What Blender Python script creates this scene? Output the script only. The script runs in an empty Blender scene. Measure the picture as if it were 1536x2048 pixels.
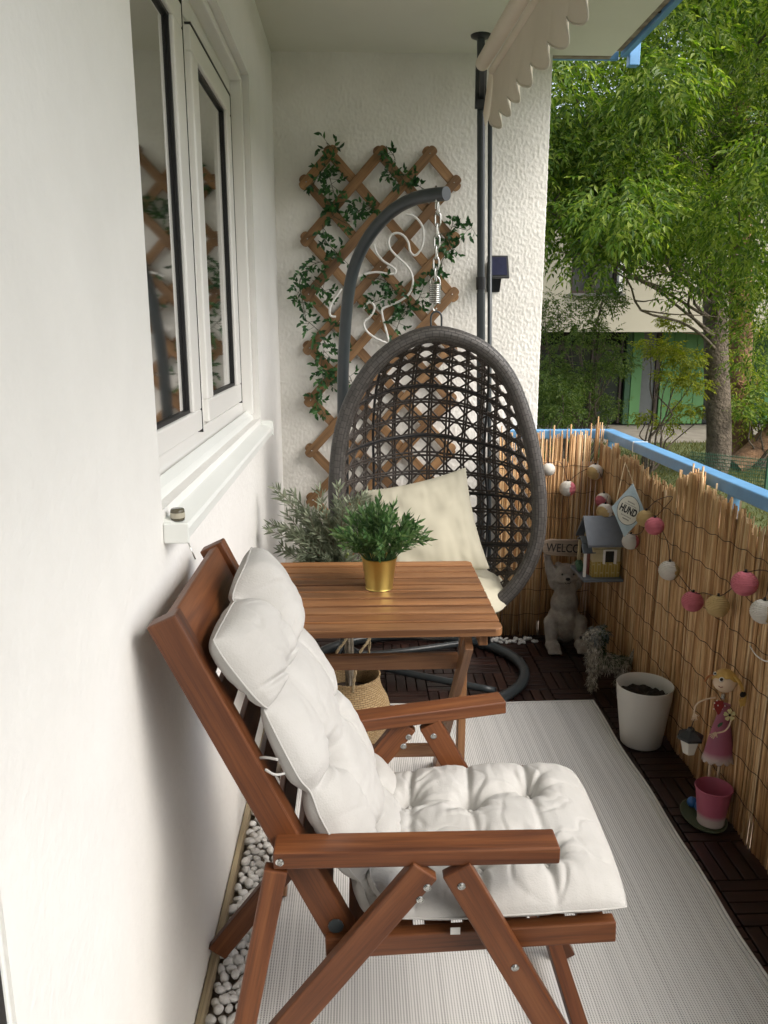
import bpy, math, random
import numpy as np
from mathutils import Vector, Matrix, noise, Euler
random.seed(7); rng = np.random.default_rng(7)
S = bpy.context.scene; COL = S.collection; R = math.radians; PI = math.pi

# ------------------------------------------------------------------ camera, sky, sun, exposure
H = 1.34; F = 1600.0
PH = math.atan(369/1600); TH = math.atan(53/1600*math.cos(PH))
cd = bpy.data.cameras.new('camera'); cam = bpy.data.objects.new('camera', cd); COL.objects.link(cam)
cd.sensor_fit = 'VERTICAL'; cd.sensor_height = 36; cd.lens = F/2048*36; cd.clip_start = .05; cd.clip_end = 400
cam.location = (0, 0, H); cam.rotation_euler = (PI/2-PH, 0, -TH); S.camera = cam
SUN_EL, SUN_ROT = R(46), R(125)
w = bpy.data.worlds.new('World'); S.world = w; w.use_nodes = True
nt = w.node_tree; bg = nt.nodes['Background']; sk = nt.nodes.new('ShaderNodeTexSky')
sk.sky_type = 'NISHITA'; sk.sun_disc = False; sk.sun_elevation = SUN_EL; sk.sun_rotation = SUN_ROT
sk.air_density = 1.0; sk.dust_density = 4.0; sk.ozone_density = .5
hs = nt.nodes.new('ShaderNodeHueSaturation'); hs.inputs['Saturation'].default_value = .5   # thin cloud
nt.links.new(sk.outputs[0], hs.inputs['Color']); nt.links.new(hs.outputs[0], bg.inputs[0]); bg.inputs[1].default_value = .135
sl = bpy.data.lights.new('sun', 'SUN'); sl.energy = .8; sl.angle = R(45); sl.color = (1, .95, .86)
so = bpy.data.objects.new('sun', sl); COL.objects.link(so)
sd = Vector((math.sin(SUN_ROT)*math.cos(SUN_EL), math.cos(SUN_ROT)*math.cos(SUN_EL), math.sin(SUN_EL)))
so.rotation_euler = sd.to_track_quat('Z', 'Y').to_euler(); so.location = (12, -3, 12)
vs = S.view_settings; vs.view_transform = 'Standard'; vs.look = 'None'; vs.gamma = 1; vs.exposure = 1.34
S.cycles.max_bounces = 8; S.cycles.diffuse_bounces = 5; S.cycles.transparent_max_bounces = 12

_fw = Vector((math.sin(TH)*math.cos(PH), math.cos(TH)*math.cos(PH), -math.sin(PH)))
_rt = Vector((math.cos(TH), -math.sin(TH), 0)); _up = Vector((math.sin(TH)*math.sin(PH), math.cos(TH)*math.sin(PH), math.cos(PH)))
def at(x, y, Y=None, X=None):
    """a point of the photograph at a known real distance Y (or on the plane X)"""
    d = _fw + _rt*((x-768)/F) + _up*((1024-y)/F)
    t = Y/d[1] if Y is not None else X/d[0]
    return Vector((d[0]*t, d[1]*t, d[2]*t+H))

# ------------------------------------------------------------------ materials
def newmat(name):
    m = bpy.data.materials.new(name); m.use_nodes = True
    n = m.node_tree; return m, n, n.nodes['Principled BSDF']
def nd(n, t, **k):
    o = n.nodes.new(t)
    for a, b in k.items():
        if a in o.inputs.keys(): o.inputs[a].default_value = b
        else: setattr(o, a, b)
    return o
def mapped(n, src='Object', scale=(1, 1, 1)):
    tc = n.nodes.new('ShaderNodeTexCoord'); mp = n.nodes.new('ShaderNodeMapping')
    mp.inputs['Scale'].default_value = scale; n.links.new(tc.outputs[src], mp.inputs[0]); return mp.outputs[0]
def ramp(n, fac, stops):
    r = n.nodes.new('ShaderNodeValToRGB'); e = r.color_ramp.elements
    while len(e) < len(stops): e.new(.5)
    for q, (p, c) in zip(e, stops): q.position = p; q.color = (*c, 1)
    n.links.new(fac, r.inputs[0]); return r.outputs[0]
def bump(n, p, fac, strength, dist):
    b = n.nodes.new('ShaderNodeBump'); b.inputs['Strength'].default_value = strength; b.inputs['Distance'].default_value = dist
    n.links.new(fac, b.inputs['Height']); n.links.new(b.outputs[0], p.inputs['Normal'])
def mat(name, c, rough=.6, metal=0, c2=None, sc=8, bs=0, bsc=60, bd=.002, spec=.5, src='Object'):
    m, n, p = newmat(name); p.inputs['Roughness'].default_value = rough; p.inputs['Metallic'].default_value = metal
    p.inputs['Specular IOR Level'].default_value = spec
    if c2 is None: c2 = tuple(v*.86 for v in c)
    co = mapped(n, src); t = nd(n, 'ShaderNodeTexNoise', Scale=sc, Detail=5, Roughness=.6); n.links.new(co, t.inputs['Vector'])
    n.links.new(ramp(n, t.outputs['Fac'], [(.35, c2), (.65, c)]), p.inputs['Base Color'])
    if bs:
        t2 = nd(n, 'ShaderNodeTexNoise', Scale=bsc, Detail=4); n.links.new(co, t2.inputs['Vector']); bump(n, p, t2.outputs['Fac'], bs, bd)
    return m
def wood(name, c1, c2, c3, rough=.45, sx=2.2, sy=38):
    m, n, p = newmat(name); p.inputs['Roughness'].default_value = rough
    co = mapped(n, 'UV', (sx, sy, 1))
    t = nd(n, 'ShaderNodeTexNoise', Scale=1.0, Detail=7, Roughness=.62, Distortion=.6); n.links.new(co, t.inputs['Vector'])
    cA = ramp(n, t.outputs['Fac'], [(.32, c1), (.5, c2), (.68, c3)])
    co2 = mapped(n, 'UV', (1.3, 5, 1)); t2 = nd(n, 'ShaderNodeTexNoise', Scale=1.5, Detail=3); n.links.new(co2, t2.inputs['Vector'])
    mx = nd(n, 'ShaderNodeMix', data_type='RGBA', blend_type='MULTIPLY'); mx.inputs[0].default_value = .85
    n.links.new(cA, mx.inputs[6]); n.links.new(ramp(n, t2.outputs['Fac'], [(.3, (.55, .5, .48)), (.55, (1, 1, 1)), (.75, (1.15, 1.1, 1.02))]), mx.inputs[7])
    g_ = n.nodes.new('ShaderNodeNewGeometry'); m2 = nd(n, 'ShaderNodeMix', data_type='RGBA', blend_type='MULTIPLY'); m2.inputs[0].default_value = 1
    n.links.new(mx.outputs[2], m2.inputs[6]); n.links.new(ramp(n, g_.outputs['Random Per Island'], [(0, (.76, .74, .72)), (.5, (1, .98, .96)), (1, (1.22, 1.16, 1.06))]), m2.inputs[7])
    t3 = nd(n, 'ShaderNodeTexNoise', Scale=1.0, Detail=3); n.links.new(mapped(n, 'UV', (9, 330, 1)), t3.inputs['Vector'])
    m3 = nd(n, 'ShaderNodeMix', data_type='RGBA', blend_type='MULTIPLY'); m3.inputs[0].default_value = 1; n.links.new(m2.outputs[2], m3.inputs[6])
    n.links.new(ramp(n, t3.outputs['Fac'], [(.36, (.84, .80, .77)), (.5, (1.06, 1.03, 1.0))]), m3.inputs[7])
    n.links.new(m3.outputs[2], p.inputs['Base Color'])
    bump(n, p, t.outputs['Fac'], .25, .0015)
    return m
def leafmat(name, a, b, c, rough=.45, trans=.35):
    m, n, p = newmat(name); p.inputs['Roughness'].default_value = rough
    g = n.nodes.new('ShaderNodeNewGeometry')
    col = ramp(n, g.outputs['Random Per Island'], [(0, a), (.5, b), (1, c)])
    n.links.new(col, p.inputs['Base Color']); p.inputs['Specular IOR Level'].default_value = .35
    tr = n.nodes.new('ShaderNodeBsdfTranslucent')
    hs = nd(n, 'ShaderNodeHueSaturation', Value=1.5, Saturation=1.15); n.links.new(col, hs.inputs['Color']); n.links.new(hs.outputs[0], tr.inputs[0])
    ms = n.nodes.new('ShaderNodeMixShader'); ms.inputs[0].default_value = trans
    n.links.new(p.outputs[0], ms.inputs[1]); n.links.new(tr.outputs[0], ms.inputs[2])
    n.links.new(ms.outputs[0], n.nodes['Material Output'].inputs[0]); return m

M = {}
M['plaster'] = mat('plaster', (.81, .80, .77), .85, c2=(.765, .755, .725), sc=4.5, bs=.5, bsc=55, bd=.004)
M['stucco'] = mat('stucco', (.80, .785, .745), .9, c2=(.68, .665, .62), sc=3, bs=.5, bsc=130, bd=.003)
M['ceiling'] = mat('ceiling', (.74, .73, .65), .85, c2=(.71, .70, .62), sc=3, bs=.15, bsc=50)  # green bounce from the trees is put into this warm tint
M['concrete'] = mat('concrete', (.36, .31, .25), .9, c2=(.16, .12, .09), sc=14, bs=.5, bsc=60, bd=.004)
M['pvc'] = mat('pvc', (.84, .83, .80), .28, c2=(.82, .81, .78), sc=2)
M['sillm'] = mat('sillm', (.80, .82, .79), .4, c2=(.77, .79, .76), sc=3)
M['seal'] = mat('seal', (.012, .012, .013), .45)
M['blue'] = mat('blue', (.15, .35, .60), .42, c2=(.10, .26, .47), sc=7, bs=.25, bsc=60)
M['black'] = mat('black', (.018, .02, .022), .38, c2=(.013, .014, .016), sc=30)
M['anth'] = mat('anth', (.045, .055, .06), .32, c2=(.038, .046, .05), sc=15, bs=.05, bsc=200)
M['chrome'] = mat('chrome', (.62, .62, .6), .25, 1, c2=(.45, .45, .43), sc=40)
M['gold'] = mat('gold', (.62, .47, .14), .33, 1, c2=(.56, .41, .12), sc=12)
M['cushion'] = mat('cushion', (.45, .442, .425), .95, c2=(.415, .405, .385), sc=9, bs=.55, bsc=330, bd=.0012, spec=.2)
M['pillow'] = mat('pillow', (.56, .53, .42), .92, c2=(.53, .50, .395), sc=4, bs=.12, bsc=600, bd=.0006, spec=.2)
M['awn'] = mat('awn', (.72, .65, .54), .9, c2=(.67, .60, .49), sc=3, bs=.1, bsc=500, bd=.0005, spec=.2)
M['chairwood'] = wood('chairwood', (.075, .023, .008), (.142, .048, .015), (.20, .077, .027), .46)
M['tablewood'] = wood('tablewood', (.11, .046, .018), (.225, .108, .045), (.32, .17, .08), .46, 1.6, 26)
M['trelwood'] = wood('trelwood', (.15, .085, .038), (.23, .135, .062), (.31, .19, .095), .65)
M['edging'] = wood('edging', (.26, .22, .14), (.36, .31, .2), (.44, .38, .26), .7)
M['deck'] = wood('deck', (.013, .006, .005), (.026, .011, .009), (.046, .019, .014), .42, 3, 40)
M['pebble'] = mat('pebble', (.72, .71, .68), .6, c2=(.50, .49, .47), sc=14, bs=.35, bsc=60, bd=.003)
M['potwhite'] = mat('potwhite', (.62, .61, .57), .35, c2=(.59, .58, .54), sc=4)
M['soil'] = mat('soil', (.035, .022, .014), .95, c2=(.012, .008, .006), sc=60, bs=1, bsc=90, bd=.008)
M['stone'] = mat('stone', (.44, .40, .35), .85, c2=(.24, .21, .19), sc=18, bs=.8, bsc=70, bd=.006)
M['darkpaint'] = mat('darkpaint', (.012, .010, .009), .5)
M['signwood'] = wood('signwood', (.16, .12, .09), (.27, .22, .17), (.36, .31, .25), .8, 4, 60)
M['fibre'] = mat('fibre', (.34, .31, .25), .9, c2=(.08, .07, .06), sc=90, bs=.8, bsc=160, bd=.004)
M['fibregrey'] = mat('fibregrey', (.16, .19, .20), .9, c2=(.08, .10, .10), sc=80)
M['moss'] = mat('moss', (.03, .07, .02), .95, c2=(.015, .03, .012), sc=70)
M['cream'] = mat('cream', (.55, .47, .28), .6, c2=(.48, .41, .24), sc=15, bs=.15, bsc=60)
M['roofgrey'] = mat('roofgrey', (.15, .17, .20), .55, c2=(.11, .13, .155), sc=12)
M['white'] = mat('white', (.78, .77, .74), .5, c2=(.72, .71, .68), sc=12)
M['skin'] = mat('skin', (.70, .55, .40), .5, c2=(.64, .49, .35), sc=12)
M['hair'] = mat('hair', (.62, .40, .11), .5, c2=(.50, .29, .07), sc=25)
M['red'] = mat('red', (.30, .03, .03), .4)
M['pink'] = mat('pink', (.46, .20, .26), .45, c2=(.42, .17, .23), sc=14)
M['yellowflower'] = mat('yellowflower', (.72, .66, .34), .5)
M['green'] = mat('green', (.04, .13, .07), .5)
M['lampgreen'] = mat('lampgreen', (.10, .12, .07), .5)
M['ballblue'] = mat('ballblue', (.02, .12, .36), .3)
M['frost'] = mat('frost', (.60, .58, .52), .45)
M['neon'] = mat('neon', (.80, .79, .76), .4)
M['solar'] = mat('solar', (.025, .028, .06), .2, c2=(.018, .02, .045), sc=30)
M['bark'] = mat('bark', (.17, .135, .10), .95, c2=(.075, .058, .042), sc=9, bs=1, bsc=22, bd=.05)
M['barkred'] = mat('barkred', (.30, .17, .09), .95, c2=(.13, .075, .045), sc=5, bs=1, bsc=14, bd=.05)
M['stem'] = mat('stem', (.21, .17, .12), .8, c2=(.13, .10, .07), sc=40)
M['lawn'] = mat('lawn', (.13, .15, .05), .95, c2=(.05, .075, .02), sc=1.6, bs=1, bsc=30, bd=.05)
M['path'] = mat('path', (.22, .20, .16), .9, c2=(.16, .14, .11), sc=3, bs=.3, bsc=30)
M['render'] = mat('render', (.43, .40, .315), .9, c2=(.40, .37, .29), sc=.8, bs=.1, bsc=30)
M['bgreen'] = mat('bgreen', (.075, .20, .065), .6, c2=(.065, .175, .055), sc=2)
M['bdarkgreen'] = mat('bdarkgreen', (.02, .07, .03), .6)
M['bglass'] = mat('bglass', (.03, .035, .035), .12, c2=(.015, .018, .018), sc=2)
M['bgrey'] = mat('bgrey', (.10, .11, .11), .4)
M['bframe'] = mat('bframe', (.035, .02, .014), .5)
M['bstone'] = mat('bstone', (.16, .155, .145), .7)
M['curtain'] = mat('curtain', (.78, .77, .70), .9, c2=(.6, .6, .55))
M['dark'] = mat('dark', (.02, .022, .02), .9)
M['twine'] = mat('twine', (.45, .36, .22), .9, c2=(.3, .23, .13), sc=200)
M['cable'] = mat('cable', (.05, .022, .016), .6)
M['tag'] = mat('tag', (.45, .42, .33), .6)
M['rwire'] = mat('rwire', (.06, .035, .02), .8)

m, n, p = newmat('glass'); M['glass'] = m
n.nodes.remove(p); gl = nd(n, 'ShaderNodeBsdfGlossy', Roughness=.045); tr = n.nodes.new('ShaderNodeBsdfTransparent')
tr.inputs[0].default_value = (.80, .86, .82, 1); fr = nd(n, 'ShaderNodeFresnel', IOR=1.5); ms = n.nodes.new('ShaderNodeMixShader')
n.links.new(fr.outputs[0], ms.inputs[0]); n.links.new(tr.outputs[0], ms.inputs[1]); n.links.new(gl.outputs[0], ms.inputs[2])
n.links.new(ms.outputs[0], n.nodes['Material Output'].inputs[0])

m, n, p = newmat('reed'); M['reed'] = m; p.inputs['Roughness'].default_value = .55
g = n.nodes.new('ShaderNodeNewGeometry'); c1 = ramp(n, g.outputs['Random Per Island'], [(0, (.35, .175, .068)), (.35, (.53, .305, .13)), (.7, (.64, .41, .2)), (1, (.74, .56, .34))])
t = nd(n, 'ShaderNodeTexNoise', Scale=1, Detail=4); n.links.new(mapped(n, 'Object', (40, 40, 9)), t.inputs['Vector'])
mx = nd(n, 'ShaderNodeMix', data_type='RGBA', blend_type='MULTIPLY'); mx.inputs[0].default_value = 1
n.links.new(c1, mx.inputs[6]); n.links.new(ramp(n, t.outputs['Fac'], [(.35, (.72, .67, .6)), (.6, (1, 1, 1))]), mx.inputs[7]); n.links.new(mx.outputs[2], p.inputs['Base Color'])

def weave(name, c1, c2, mortar, sx, sy, rough, bs=.9, bd=.004, off=.5):
    m, n, p = newmat(name); p.inputs['Roughness'].default_value = rough
    b = nd(n, 'ShaderNodeTexBrick', Scale=1.0); b.offset = off; b.inputs['Mortar Size'].default_value = .06; b.inputs['Mortar Smooth'].default_value = .6
    b.inputs['Brick Width'].default_value = 1; b.inputs['Row Height'].default_value = .5
    b.inputs['Color1'].default_value = (*c1, 1); b.inputs['Color2'].default_value = (*c2, 1); b.inputs['Mortar'].default_value = (*mortar, 1)
    n.links.new(mapped(n, 'UV', (sx, sy, 1)), b.inputs['Vector']); n.links.new(b.outputs['Color'], p.inputs['Base Color'])
    inv = nd(n, 'ShaderNodeMath', operation='SUBTRACT'); inv.inputs[0].default_value = 1; n.links.new(b.outputs['Fac'], inv.inputs[1])
    bump(n, p, inv.outputs[0], bs, bd); return m
M['rattan'] = weave('rattan', (.085, .078, .072), (.055, .05, .046), (.018, .016, .014), 45, 45, .5)
M['rattan2'] = mat('rattan2', (.085, .072, .062), .5, c2=(.042, .033, .028), sc=60)
M['seagrass'] = weave('seagrass', (.50, .36, .19), (.40, .27, .13), (.14, .09, .045), 55, 75, .8, 1, .006)
M['brick'] = weave('brick', (.40, .29, .07), (.34, .24, .05), (.50, .42, .2), 45, 45, .8, .4, .002)

# rug: rows of small dark stitches between white ribs
m, n, p = newmat('rug'); M['rug'] = m; p.inputs['Roughness'].default_value = .95; p.inputs['Specular IOR Level'].default_value = .1
tc = n.nodes.new('ShaderNodeTexCoord'); sx = n.nodes.new('ShaderNodeSeparateXYZ'); n.links.new(tc.outputs['UV'], sx.inputs[0])
def mth(op, a, b=None):
    o = n.nodes.new('ShaderNodeMath'); o.operation = op
    for i, v in enumerate((a, b)):
        if v is None: continue
        if isinstance(v, (int, float)): o.inputs[i].default_value = v
        else: n.links.new(v, o.inputs[i])
    return o.outputs[0]
fx = mth('FRACT', mth('DIVIDE', sx.outputs[0], .0058)); fy = mth('FRACT', mth('DIVIDE', sx.outputs[1], .0042))
nx = nd(n, 'ShaderNodeTexNoise', Scale=1, Detail=3); n.links.new(mapped(n, 'UV', (75, .6, 1)), nx.inputs['Vector'])
wid = mth('ADD', .30, mth('MULTIPLY', mth('SUBTRACT', nx.outputs['Fac'], .42), 1.2))
d1 = mth('LESS_THAN', fx, wid); d2 = mth('LESS_THAN', fy, .55); dd = mth('MULTIPLY', d1, d2)
mx = nd(n, 'ShaderNodeMix', data_type='RGBA'); n.links.new(dd, mx.inputs[0]); mx.inputs[6].default_value = (.76, .755, .735, 1); mx.inputs[7].default_value = (.22, .215, .21, 1)
n.links.new(mx.outputs[2], p.inputs['Base Color']); bump(n, p, mth('SUBTRACT', 1, dd), .4, .0012)

# ------------------------------------------------------------------ mesh building
class MB:
    def __init__(s): s.v = []; s.f = []; s.uv = []; s.sm = []
    def add(s, vs_, fs, uvs=None, smooth=True):
        o = len(s.v); s.v += [tuple(v) for v in vs_]
        for i, f in enumerate(fs):
            s.f.append(tuple(o+j for j in f)); s.sm.append(smooth)
            s.uv.append(uvs[i] if uvs else [(0, 0)]*len(f))
    def box(s, a, b, smooth=False):
        x0, y0, z0 = [min(p, q) for p, q in zip(a, b)]; x1, y1, z1 = [max(p, q) for p, q in zip(a, b)]
        dx, dy, dz = x1-x0, y1-y0, z1-z0
        ax = max(range(3), key=lambda i: (dx, dy, dz)[i])
        c = ((x0+x1)/2, (y0+y1)/2, (z0+z1)/2)
        p0 = list(c); p1 = list(c); p0[ax] = (x0, y0, z0)[ax]; p1[ax] = (x1, y1, z1)[ax]
        oth = [i for i in range(3) if i != ax]; e = [Vector((1, 0, 0)), Vector((0, 1, 0)), Vector((0, 0, 1))]
        s.beam(p0, p1, (dx, dy, dz)[oth[0]], (dx, dy, dz)[oth[1]], e[oth[1]])
    def beam(s, p0, p1, w_, t_, up=(0, 0, 1), taper=1):
        p0 = Vector(p0); p1 = Vector(p1); d = (p1-p0); L = d.length; d.normalize(); up = Vector(up)
        up = (up-d*up.dot(d)).normalized(); sd_ = d.cross(up).normalized(); o = random.random()*20; q = random.random()*20
        vs_ = []
        for k, P in enumerate((p0, p1)):
            tp = 1 if k == 0 else taper
            for a, b in ((-1, -1), (1, -1), (1, 1), (-1, 1)): vs_.append(P+sd_*(a*w_/2*tp)+up*(b*t_/2*tp))
        fs = [(0, 1, 5, 4), (1, 2, 6, 5), (2, 3, 7, 6), (3, 0, 4, 7), (3, 2, 1, 0), (4, 5, 6, 7)]
        W = [w_, t_, w_, t_]; uvs = []
        for k in range(4):
            b0 = q+k*.31; uvs.append([(o, b0), (o, b0+W[k]), (o+L, b0+W[k]), (o+L, b0)])
        for k in range(2): uvs.append([(o, q), (o, q+w_), (o+.02, q+w_), (o+.02, q)])
        s.add(vs_, fs, uvs, False)
    def tube(s, pts, r, segs=8, closed=False, cap=True, flat=None):
        P = [Vector(p) for p in pts]; n_ = len(P); rr = r if isinstance(r, (list, tuple)) else [r]*n_
        up = None; rings = []; L = 0; us = []
        for i in range(n_):
            a = P[i-1] if (i > 0 or closed) else P[i]; b = P[(i+1) % n_] if (i < n_-1 or closed) else P[i]
            t_ = (b-a); t_ = t_.normalized() if t_.length > 1e-9 else Vector((0, 0, 1))
            if up is None:
                up = Vector((0, 0, 1)) if abs(t_.z) < .9 else Vector((0, 1, 0))
            up = (up-t_*up.dot(t_)); up = up.normalized() if up.length > 1e-6 else t_.orthogonal().normalized()
            sd_ = t_.cross(up)
            if i: L += (P[i]-P[i-1]).length
            us.append(L)
            rings.append([P[i]+(sd_*math.cos(2*PI*k/segs)+up*math.sin(2*PI*k/segs)*(flat or 1))*rr[i] for k in range(segs)])
        vs_ = [v for rg in rings for v in rg]; fs = []; uvs = []
        m_ = n_ if closed else n_-1
        for i in range(m_):
            j = (i+1) % n_; u0 = us[i]; u1 = us[j] if j else us[i]+(P[0]-P[-1]).length
            for k in range(segs):
                k2 = (k+1) % segs; c = 2*PI*rr[i]/segs
                fs.append((i*segs+k, j*segs+k, j*segs+k2, i*segs+k2)); uvs.append([(u0, k*c), (u1, k*c), (u1, (k+1)*c), (u0, (k+1)*c)])
        s.add(vs_, fs, uvs)
        if cap and not closed:
            o = len(s.v)-len(vs_)
            for ids in ([*range(segs)], [*range((n_-1)*segs+segs-1, (n_-1)*segs-1, -1)]):
                s.f.append(tuple(o+i for i in ids)); s.sm.append(False); s.uv.append([(0, 0)]*segs)
    def lathe(s, prof, c=(0, 0, 0), segs=32, smooth=True, ox=1, oy=1):
        vs_ = []; fs = []; uvs = []; c = Vector(c); L = 0; ls = [0]
        for i in range(1, len(prof)): L += math.dist(prof[i], prof[i-1]); ls.append(L)
        for r, z in prof:
            for k in range(segs): a = 2*PI*k/segs; vs_.append(c+Vector((r*math.cos(a)*ox, r*math.sin(a)*oy, z)))
        for i in range(len(prof)-1):
            for k in range(segs):
                k2 = (k+1) % segs; rr = max(prof[i][0], prof[i+1][0]); w0 = 2*PI*rr*k/segs; w1 = 2*PI*rr*(k+1)/segs
                fs.append((i*segs+k, i*segs+k2, (i+1)*segs+k2, (i+1)*segs+k)); uvs.append([(w0, ls[i]), (w1, ls[i]), (w1, ls[i+1]), (w0, ls[i+1])])
        s.add(vs_, fs, uvs, smooth)
    def sphere(s, c, r, n1=16, n2=10, sc=(1, 1, 1), rot=None):
        c = Vector(c); vs_ = []; fs = []
        for i in range(n2+1):
            for k in range(n1):
                a = PI*i/n2; b = 2*PI*k/n1; v = Vector((math.sin(a)*math.cos(b)*sc[0], math.sin(a)*math.sin(b)*sc[1], math.cos(a)*sc[2]))*r
                if rot: v = rot @ v
                vs_.append(c+v)
        for i in range(n2):
            for k in range(n1): k2 = (k+1) % n1; fs.append((i*n1+k, (i+1)*n1+k, (i+1)*n1+k2, i*n1+k2))
        s.add(vs_, fs)
    def caps(s, a, b, r0, r1, n_=8):
        a = Vector(a); b = Vector(b)
        for i in range(n_+1): t_ = i/n_; s.sphere(a.lerp(b, t_), r0+(r1-r0)*t_, 12, 8)
    def prism(s, poly, z0, z1, mtx=None):
        n_ = len(poly); mtx = mtx or Matrix(); vs_ = [mtx @ Vector((x, y, z0)) for x, y in poly]+[mtx @ Vector((x, y, z1)) for x, y in poly]
        fs = [tuple(range(n_-1, -1, -1)), tuple(range(n_, 2*n_))]+[(i, (i+1) % n_, n_+(i+1) % n_, n_+i) for i in range(n_)]
        uv = [[(poly[i][0], poly[i][1]) for i in range(n_-1, -1, -1)], [(poly[i][0], poly[i][1]) for i in range(n_)]]
        uv += [[(poly[i][0], poly[i][1]), (poly[(i+1) % n_][0], poly[(i+1) % n_][1])]*2 for i in range(n_)]
        s.add(vs_, fs, uv, False)
    def mesh(s, name, ma):
        me = bpy.data.meshes.new(name); me.from_pydata(s.v, [], s.f); me.polygons.foreach_set('use_smooth', s.sm)
        u = me.uv_layers.new(name='UVMap'); u.data.foreach_set('uv', [c for f in s.uv for p_ in f for c in p_])
        for q in (ma if isinstance(ma, (list, tuple)) else [ma]): me.materials.append(q)
        me.update(); return me
    def build(s, name, ma, parent=None, bev=0, sharp=None):
        me = s.mesh(name, ma)
        if sharp: me.set_sharp_from_angle(angle=R(sharp))
        o = bpy.data.objects.new(name, me); COL.objects.link(o)
        if parent: attach(o, parent)
        if bev:
            b = o.modifiers.new('edge', 'BEVEL'); b.width = bev; b.segments = 2; b.limit_method = 'ANGLE'; b.angle_limit = R(50); b.harden_normals = False
        return o
def attach(o, parent):
    o.parent = parent; o.matrix_parent_inverse = parent.matrix_world.inverted() if parent.matrix_world != Matrix() else Matrix.Translation(-Vector(parent.location))
def tag(o, label=None, cat=None, group=None, kind=None):
    if label: o['label'] = label
    if cat: o['category'] = cat
    if group: o['group'] = group
    if kind: o['kind'] = kind
    return o
def thing(name, label, cat, loc=(0, 0, 0), group=None):
    o = bpy.data.objects.new(name, None); COL.objects.link(o); o.location = loc; o.empty_display_size = .05
    return tag(o, label, cat, group)
def quick(name, fn, ma, parent=None, **k):
    b = MB(); fn(b); return b.build(name, ma, parent, **k)
def catmull(P, n_=6, closed=False):
    P = [Vector(p) for p in P]; out = []; N = len(P); rngi = range(N) if closed else range(N-1)
    for i in rngi:
        p0 = P[(i-1) % N] if (closed or i > 0) else P[0]; p1 = P[i]; p2 = P[(i+1) % N]; p3 = P[(i+2) % N] if (closed or i < N-2) else P[-1]
        for k in range(n_):
            t_ = k/n_; out.append(.5*((2*p1)+(-p0+p2)*t_+(2*p0-5*p1+4*p2-p3)*t_*t_+(-p0+3*p1-3*p2+p3)*t_**3))
    if not closed: out.append(P[-1])
    return out
def npmesh(name, V, Fc, ma, parent=None, smooth=False):
    V = np.asarray(V, dtype=np.float32); Fc = np.asarray(Fc, dtype=np.int32); me = bpy.data.meshes.new(name)
    me.vertices.add(len(V)); me.vertices.foreach_set('co', V.ravel()); k = Fc.shape[1]
    me.loops.add(Fc.size); me.loops.foreach_set('vertex_index', Fc.ravel())
    me.polygons.add(len(Fc)); me.polygons.foreach_set('loop_start', np.arange(0, Fc.size, k)); me.polygons.foreach_set('loop_total', np.full(len(Fc), k))
    me.polygons.foreach_set('use_smooth', np.full(len(Fc), smooth)); me.update(calc_edges=True); me.materials.append(ma)
    o = bpy.data.objects.new(name, me); COL.objects.link(o)
    if parent: attach(o, parent)
    return o
def norm(a): return a/np.maximum(np.linalg.norm(a, axis=1, keepdims=True), 1e-9)
def leaves(base, dirs, length, width, upv=None):
    """pointed leaves folded along the midrib: arrays (N,3),(N,3),(N,),(N,)"""
    n_ = len(base); d = norm(dirs); u = rng.normal(size=(n_, 3)) if upv is None else upv
    u = norm(u-d*np.sum(u*d, axis=1, keepdims=True)); s_ = np.cross(d, u); L = np.asarray(length).reshape(-1, 1); W_ = np.asarray(width).reshape(-1, 1)/2
    V = np.stack([base, base+d*L*.35+s_*W_+u*W_*.25, base+d*L*.72+s_*W_*.62+u*W_*.1, base+d*L-u*L*.06,
                  base+d*L*.72-s_*W_*.62+u*W_*.1, base+d*L*.35-s_*W_+u*W_*.25, base+d*L*.5], axis=1).reshape(-1, 3)
    T = np.array([(0, 1, 6), (1, 2, 6), (2, 3, 6), (3, 4, 6), (4, 5, 6), (5, 0, 6)]); Fc = (np.arange(n_)[:, None, None]*7+T[None]).reshape(-1, 3)
    return V, Fc
def leafsimple(base, dirs, length, width, upv):
    n_ = len(base); d = norm(dirs); u = norm(upv-d*np.sum(upv*d, axis=1, keepdims=True)); s_ = np.cross(d, u)
    L = np.asarray(length).reshape(-1, 1); W_ = np.asarray(width).reshape(-1, 1)/2
    V = np.stack([base, base+d*L*.4+s_*W_+u*W_*.4, base+d*L-u*L*.1, base+d*L*.4-s_*W_+u*W_*.4], axis=1).reshape(-1, 3)
    T = np.array([(0, 1, 2), (0, 2, 3)]); return V, (np.arange(n_)[:, None, None]*4+T[None]).reshape(-1, 3)
def join(parts):
    Vs = []; Fs = []; o = 0
    for V, Fc in parts: Vs.append(V); Fs.append(Fc+o); o += len(V)
    return np.concatenate(Vs), np.concatenate(Fs)
def blob(name, mb, voxel, ma, parent, smooth=4, disp=0):
    me = mb.mesh(name+'_src', ma); o = bpy.data.objects.new(name+'_src', me); COL.objects.link(o)
    r = o.modifiers.new('r', 'REMESH'); r.mode = 'VOXEL'; r.voxel_size = voxel
    sm = o.modifiers.new('s', 'SMOOTH'); sm.iterations = smooth; sm.factor = .5
    dg = bpy.context.evaluated_depsgraph_get(); m2 = bpy.data.meshes.new_from_object(o.evaluated_get(dg)); m2.name = name
    COL.objects.unlink(o); bpy.data.objects.remove(o)
    if disp:
        for v in m2.vertices: v.co += v.normal*(noise.noise(v.co*90)*disp+noise.noise(v.co*35)*disp*.7)
    m2.polygons.foreach_set('use_smooth', [True]*len(m2.polygons)); m2.materials.clear(); m2.materials.append(ma)
    q = bpy.data.objects.new(name, m2); COL.objects.link(q)
    if parent: attach(q, parent)
    return q
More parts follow.
